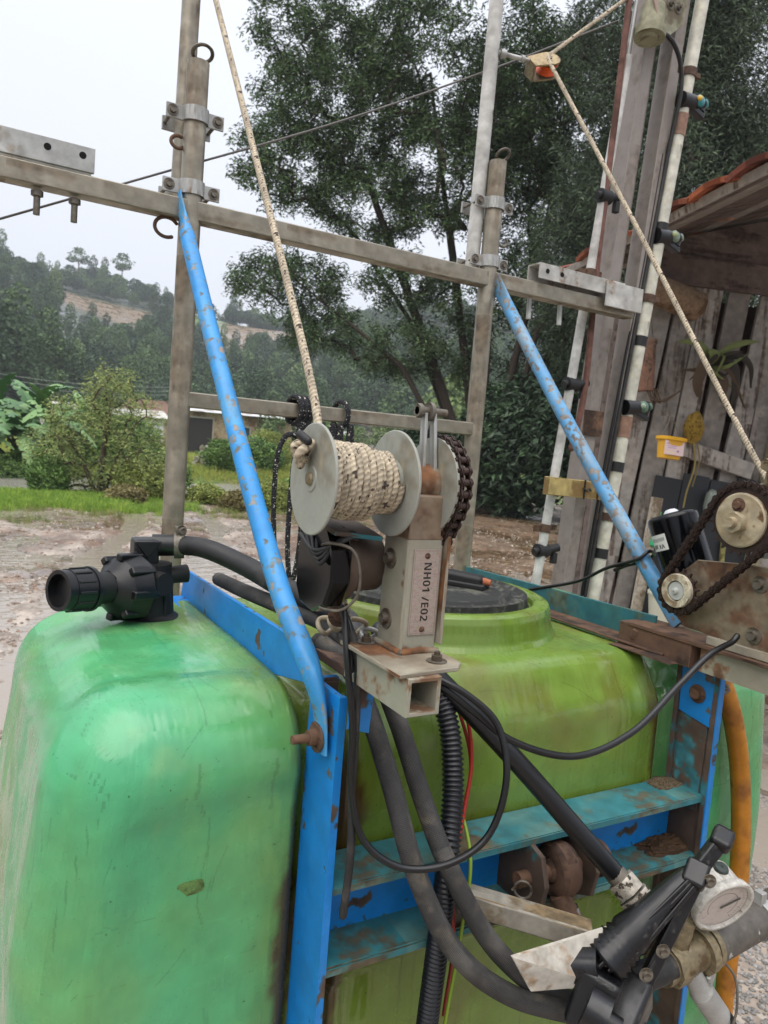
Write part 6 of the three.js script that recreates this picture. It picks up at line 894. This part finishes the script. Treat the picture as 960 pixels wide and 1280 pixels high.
{
  const tuft = (() => { const P = []; for (let i = 0; i < 14; i++) { const a = rr(0, 6.28), r = rr(0, 0.06), x = Math.cos(a) * r, z = Math.sin(a) * r, h = rr(0.05, 0.13), b = rr(0.01, 0.05), th = rr(0, 6.28), w = 0.004; const cx = Math.cos(th) * w, cz = Math.sin(th) * w, ox = Math.cos(a) * b, oz = Math.sin(a) * b; P.push(x - cx, 0, z - cz, x + cx, 0, z + cz, x + ox * 0.4, h * 0.6, z + oz * 0.4, x + ox * 0.4 - cx * 0.7, h * 0.6, z + oz * 0.4 - cz * 0.7, x + ox * 0.4 + cx * 0.7, h * 0.6, z + oz * 0.4 + cz * 0.7, x + ox, h, z + oz); } const g = new THREE.BufferGeometry(); g.setAttribute('position', new THREE.Float32BufferAttribute(P, 3)); g.computeVertexNormals(); return g; })();
  scatter('grass_bank', 'short bright green grass on the near bank of the pond', 'grass', tuft, leafMat(0.8), 22000, () => { const x = rr(-3, 10), z = rr(-19.6, -13.6); return rnd() < zoneGrass(x, z) && z > -18.3 - 0.22 * (x - 2) ? [x, z] : null; }, C3(0x77993a, 0x88a83e, 0x668a34, 0x9ab04a), 1);
  scatter('yard_weeds', 'sparse ragged weeds creeping from the grass into the mud', 'weeds', tuft, leafMat(0.8), 1500, () => { const x = rr(-2.5, 8), z = rr(-15.5, -11.8); return f3(x, 12, z, 1.3, 3) + (z + 13.5) * -0.05 > 0.58 ? [x, z] : null; }, C3(0x6f7d40, 0x7f8a48, 0x8a8458, 0x5f7038), 0.8);
  scatter('meadow_grass', 'yellowish green meadow grass beyond the pond', 'grass', tuft, leafMat(0.8), 16000, () => { const z = -Math.exp(rr(Math.log(23), Math.log(60))), x = rr(-0.1, 0.75) * -z; return pondS(x, z) < 0.3 ? [x, z] : null; }, C3(0x8f9a48, 0x9aa04c, 0x7d9440, 0xa0a050), 2.2);
  const st = new THREE.IcosahedronGeometry(0.02, 1); { const p = st.attributes.position; for (let i = 0; i < p.count; i++) { const v = V(p.getX(i), p.getY(i), p.getZ(i)), k = 0.6 + 0.8 * n3(v.x * 60, v.y * 60, v.z * 60); p.setXYZ(i, v.x * k * 1.3, v.y * k * 0.7, v.z * k); } st.computeVertexNormals(); }
  scatter('gravel', 'loose pale gravel and clods on the muddy yard', 'gravel', st, plain(0xffffff, 0.8), 9000, () => { const r = Math.exp(rr(Math.log(2.2), Math.log(17))), a = rr(-6, 42) / 57.3, x = Math.sin(a) * r, z = -Math.cos(a) * r; return zoneGrass(x, z) < 0.4 && rnd() < 0.35 + 0.65 * sst(0.4, 0.6, f3(x, 7, z, 0.9, 2)) ? [x, z, 0.003] : null; }, C3(0x85786e, 0x958a80, 0x74675c, 0x7d6656, 0xa39a90), 0.62);
  scatter('gravel_patch', 'wet grey gravel beside the right end of the tank', 'gravel', st, plain(0xffffff, 0.45), 16000, () => [rr(1.6, 3.6), rr(-2.8, -0.8), 0.002], C3(0x77736f, 0x8a8682, 0x65615c), 0.26);
  const lf = leafClump(1, 0.09, 0.035, 0, 0.0); lf.rotateZ(0.1); { const p = lf.attributes.position; for (let i = 0; i < p.count; i++) p.setY(i, p.getY(i) * 0.12); lf.computeVertexNormals(); }
  scatter('leaf_litter', 'scattered pale and brown fallen leaves below the big tree', 'leaves', lf, leafMat(0.9), 9000, () => { const x = rr(3.6, 17), z = rr(-19, -5); return rnd() < zoneLitter(x, z) && AZ(x, z) < 52 ? [x, z, 0.012] : null; }, C3(0xa09a80, 0x8d7a58, 0x6f5840, 0xb5b29a, 0x7d6648, 0x5d4a38), 1.0);
}
// ---------- far hillside: trees, houses, wires ----------
{
  const polar = (az, d) => [Math.sin(az / 57.2958) * d, -Math.cos(az / 57.2958) * d];
  const mats = [0x465a3e, 0x52683f, 0x3c4f38, 0x5e744a, 0x6a7c4e, 0x4a5e48].map(c => new THREE.MeshStandardMaterial({ color: c, roughness: 0.9, side: THREE.DoubleSide }));
  const crownGeo = (lobes, n, size) => { const P = []; for (let i = 0; i < n; i++) { const [x, y, z, rx, ry] = lobes[i % lobes.length], b = ball(), k = Math.pow(b.length(), -0.55) * (0.75 + 0.5 * n3(b.x * 2.5 + x, b.y * 2.5 + y, b.z * 2.5)); const c = V(x + b.x * rx * k, y + b.y * ry * k, z + b.z * rx * k), u = ball().normalize(), v = u.clone().cross(ball()).normalize(), s = size * rr(0.5, 1.3); const q = [c.clone().addScaledVector(u, s), c.clone().addScaledVector(v, s * 0.7), c.clone().addScaledVector(u, -s), c.clone().addScaledVector(v, -s * 0.7)]; for (const w of [0, 1, 2, 0, 2, 3]) P.push(...q[w].toArray()); } const g = new THREE.BufferGeometry(); g.setAttribute('position', new THREE.Float32BufferAttribute(P, 3)); g.computeVertexNormals(); return g; };
  const protos = [
    ['round', [[0, 6.5, 0, 3.2, 2.6], [1.6, 5, 0.5, 2.2, 1.8], [-1.7, 5.2, -0.4, 2.2, 2], [0.2, 8, 0, 2, 1.6]], 1700, 0.3, 4],
    ['tall', [[0, 12, 0, 1.6, 2.6], [0.8, 9, 0.4, 2.0, 2.2], [-0.9, 7.5, -0.3, 1.9, 2.0], [0.4, 5.2, 0, 1.7, 1.8]], 1700, 0.26, 9],
    ['flat', [[0, 9.5, 0, 3.0, 1.0], [1.8, 8.2, 0, 1.5, 0.8], [-1.8, 8.0, 0.4, 1.6, 0.8], [0, 11, 0, 1.6, 0.9]], 1100, 0.25, 9],
    ['dense', [[0, 5, 0, 2.6, 4], [1.2, 3.4, 0.6, 1.8, 2.6], [-1.2, 4, -0.4, 1.8, 2.8]], 1700, 0.3, 3],
  ].map(([k, l, n, s, h]) => ({ k, crown: crownGeo(l, n, s), trunk: merge([cyl([0, 0, 0], [0.1, h, 0], 0.22, 0.12, 6), cyl([0.08, h * 0.7, 0], [1.2, h * 1.05, 0.3], 0.09, 0.04, 5), cyl([0.08, h * 0.75, 0], [-1.1, h * 1.1, -0.2], 0.09, 0.04, 5)]) }));
  const labels = { round: 'rounded green tree on the wooded hillside', tall: 'tall slim eucalyptus on the wooded hillside', flat: 'thin tree with flat layered crown on the hill crest', dense: 'dense dark conical tree on the wooded hillside' };
  const bk = plain(0x5d5347, 0.95);
  const put = (k, az, d, s, mi, lab, grp = 'hillside trees') => {
    const p = protos[k], [x, z] = polar(az, d), t = thing('hillside_tree', lab ?? labels[p.k], 'tree', [x, groundH(x, z) - 0.3, z], grp); t.scale.set(s * rr(0.9, 1.15), s, s * rr(0.9, 1.15)); t.rotation.y = rr(0, 6.28);
    const a = new THREE.Mesh(p.trunk, bk), b = new THREE.Mesh(p.crown, mats[mi]); a.name = 'trunk'; b.name = 'crown'; t.add(a, b);
  };
  const isField = (az, d) => (az > 5.0 && az < 11.0 && d > 205 && d < 302) || (az > 16 && az < 25 && d > 236 && d < 306);
  for (let i = 0; i < 190; i++) { const az = i < 120 ? rr(-3, 20) : rr(20, 41), d = Math.sqrt(rr(112 * 112, 372 * 372)), far = d > 300; if (isField(az, d) || Math.abs(az - 27 - 0.01 * d) < 1.4 && d < 150) continue; put(far ? pick([0, 1, 0, 3, 3]) : pick([0, 0, 1, 1, 3]), az, d, rr(0.6, 1.02) * (d < 170 ? 0.85 : 1.05), Math.floor(rnd() * 6)); }
  // the close-grown wood between and behind them reads as one mass
  for (const [k, n, nm, lab] of [[0, 620, 'hillside_wood', 'close-grown mixed wood covering the far hillside'], [1, 420, 'eucalyptus_wood', 'dense eucalyptus wood on the lower slope behind the tree']]) {
    const im = new THREE.InstancedMesh(protos[k].crown, new THREE.MeshStandardMaterial({ color: 0xffffff, roughness: 0.9, side: THREE.DoubleSide }), n), m = new THREE.Matrix4(), c = new THREE.Color(); let i = 0;
    while (i < n) { const az = rr(-6, 46), d = k ? Math.sqrt(rr(104 * 104, 230 * 230)) : Math.sqrt(rr(118 * 118, 385 * 385)); if (isField(az, d) || (az > 11.6 && az < 16.4 && d > 285) || (az > 24 && az < 29 && d < 125)) continue; const [x, z] = polar(az, d), s = rr(0.55, 1.0) * (k ? 0.8 : 1); m.compose(V(x, groundH(x, z) - 1.2 * s, z), new THREE.Quaternion().setFromAxisAngle(V(0, 1, 0), rr(0, 6.28)), V(s * rr(0.9, 1.3), s, s * rr(0.9, 1.3))); im.setMatrixAt(i, m); const q = lin(hex(pick([0x465a3e, 0x52683f, 0x3c4f38, 0x5a7048, 0x4a5e48]))), j = rr(0.8, 1.2); c.setRGB(q[0] * j, q[1] * j, q[2] * j); im.setColorAt(i++, c); }
    im.name = nm; im.userData = { kind: 'stuff', label: lab, category: 'wood' }; scene.add(im);
  }
  // a front line of tall eucalypts on the left and behind the pond
  for (let i = 0; i < 14; i++) put(1, -2 + i * 0.66, rr(100, 116), rr(0.85, 1.25) * (i > 10 ? 0.7 : 1), i % 3, 'tall eucalyptus in the front row below the brown field', 'front row of eucalypts');
  put(2, 9.3, 340, 1.5, 1, 'broad flat-topped tree standing highest on the hill crest'); put(2, 6.4, 345, 1.4, 1, 'layered thin tree beside the tallest crest tree'); put(3, 12.8, 352, 0.8, 2, 'small lone conical tree on the bare crest'); put(0, 14.6, 345, 1.2, 0, 'round dark tree on the crest beside the bare gap');
  for (const [az, d, s, k] of [[22.5, 62, 0.42, 0], [24.2, 66, 0.5, 3], [20.6, 60, 0.5, 3], [29.5, 75, 0.55, 0], [31, 82, 0.6, 0], [27.2, 92, 0.45, 0], [17.6, 66, 0.55, 3], [33, 70, 0.8, 3], [35, 62, 0.9, 0]]) put(k, az, d, s, 3 + (k ? 0 : 1), 'garden bush near the houses below the wood', 'bushes near the houses');
  // houses
  const house = (label, az, d, w, h, dep, turn, wallC, roofC, rise, openings) => {
    const [x, z] = polar(az, d), t = thing('house', label, 'house', [x, groundH(x, z) - 0.1, z]); t.rotation.y = -az / 57.2958 + turn; base.set(t, V());
    part(t, 'wall', box([0, h / 2, -dep / 2], [w, h, dep], 0), worn(wallC, { rust: 0x8a8278, amount: 0.15, f: 5, size: 4, rough: 0.9, px: 128, bump: 0 }));
    const rf = sub(t, 'roof'), rw = w + 0.8, s = poly([[-dep / 2 - 0.5, 0], [dep / 2 + 0.5, 0], [0, rise]]), g = ext(s, rw, 0.02); g.rotateY(Math.PI / 2); g.translate(-rw / 2, h, -dep / 2); part(rf, 'roof_cover', uvBox(g), worn(roofC, { rust: 0x6d6460, amount: 0.2, f: 8, size: 3, rough: 0.85, px: 128, bump: 0 }));
    for (const [ox, oy, ow, oh, door] of openings) { const o = part(t, door ? 'door' : 'window', box([ox, oy, 0.0], [ow, oh, 0.12], 0), plain(door ? 0x2a2725 : 0x2e3438, door ? 0.9 : 0.2)); part(o, 'frame', merge([box([ox, oy + oh / 2 + 0.05, 0.03], [ow + 0.2, 0.1, 0.16], 0), box([ox - ow / 2 - 0.05, oy, 0.03], [0.1, oh, 0.16], 0), box([ox + ow / 2 + 0.05, oy, 0.03], [0.1, oh, 0.16], 0)]), plain(0x9a958c, 0.8)); }
  };
  house('low white house seen through the feathery young tree', 8.6, 58, 8.4, 2.6, 5, 0.1, 0xd6d6d4, 0xbcbab4, 0.6, [[-2, 1.4, 1, 0.9, 0], [0.2, 1.4, 1, 0.9, 0], [2.1, 1.05, 0.9, 2.0, 1]]);
  house('house with brown tiled roof beside the left post', 12.6, 72, 7, 2.8, 6, -0.2, 0xa59684, 0x6f5648, 1.7, [[-2, 1.5, 1.1, 1, 0], [1.4, 1.5, 1.1, 1, 0]]);
  house('tan shed with pale sheet roof and dark doorway near the log pile', 18.2, 60, 8.5, 3.4, 6, 0.15, 0xa18f76, 0xc4c6c8, 0.5, [[-3.1, 1.5, 2.0, 2.8, 1], [0.3, 2, 1.0, 0.9, 0]]);
  house('grey brick outbuilding with low roof beyond the road', 23.6, 68, 6.5, 2.6, 5, -0.1, 0x8d8178, 0xaeb0b2, 0.4, [[-1.6, 1.4, 0.9, 0.9, 0], [1.3, 1.1, 1.0, 2.0, 1]]);
  // log pile on the meadow
  { const [x, z] = polar(16.9, 36), t = thing('log_pile', 'stack of pale sawn logs lying on the meadow', 'log pile', [x, groundH(x, z), z]); t.rotation.y = 0.5; base.set(t, V()); const lm = [worn(0xb5b0a6, { rust: 0x77705f, amount: 0.3, f: 6, size: 2, rough: 0.9, px: 128 }), worn(0x9a9488, { rust: 0x6b6254, amount: 0.3, f: 6, size: 2, rough: 0.9, px: 128 })]; for (let r = 0; r < 4; r++) for (let k = 0; k < 5 - r; k++) part(t, 'log', cyl([-1.0 + rr(-0.15, 0.15), 0.16 + r * 0.27, (k - (4 - r) / 2) * 0.32], [1.0 + rr(-0.15, 0.15), 0.16 + r * 0.27, (k - (4 - r) / 2) * 0.32], 0.155, 0.14, 10), lm[(r + k) % 2]); }
  { const [x, z] = polar(18.8, 34), g = new THREE.IcosahedronGeometry(0.5, 3), p = g.attributes.position; for (let i = 0; i < p.count; i++) { const v = V(p.getX(i), p.getY(i), p.getZ(i)), k = 0.7 + 0.6 * f3(v.x, v.y, v.z, 2.5, 3); p.setXYZ(i, v.x * k * 1.6, Math.max(-0.1, v.y * k), v.z * k); } const m = mergeVertices((g.deleteAttribute('uv'), g.deleteAttribute('normal'), g), 1e-4); m.computeVertexNormals(); m.translate(x, groundH(x, z) + 0.1, z); single('boulder', 'low pale boulder lying beside the log pile', 'rock', uvBox(m), worn(0xa59a8c, { rust: 0x6f6658, amount: 0.3, f: 6, size: 1, rough: 0.95, px: 128 })); }
  // overhead lines crossing in front of the wood
  for (let i = 0; i < 3; i++) { const a = polar(-12, 70), b = polar(14, 92), p = []; for (let k = 0; k <= 12; k++) { const t = k / 12; p.push([mix(a[0], b[0], t), 6.6 + i * 0.45 - 1.6 * Math.sin(t * Math.PI) - t * 0.6, mix(a[1], b[1], t)]); } single('power_line', 'thin overhead cable in front of the dark wood', 'cable', tube(p, 0.022, 40, 5), plain(0x8a8d8c, 0.6), 'overhead cables before the wood'); }
}
scene.fog = new THREE.FogExp2(0xdfe6ee, 0.0006);
scene.traverse(o => { if (o.isMesh) { o.castShadow = true; o.receiveShadow = true; } });
camera.updateProjectionMatrix();
renderer.render(scene, camera);
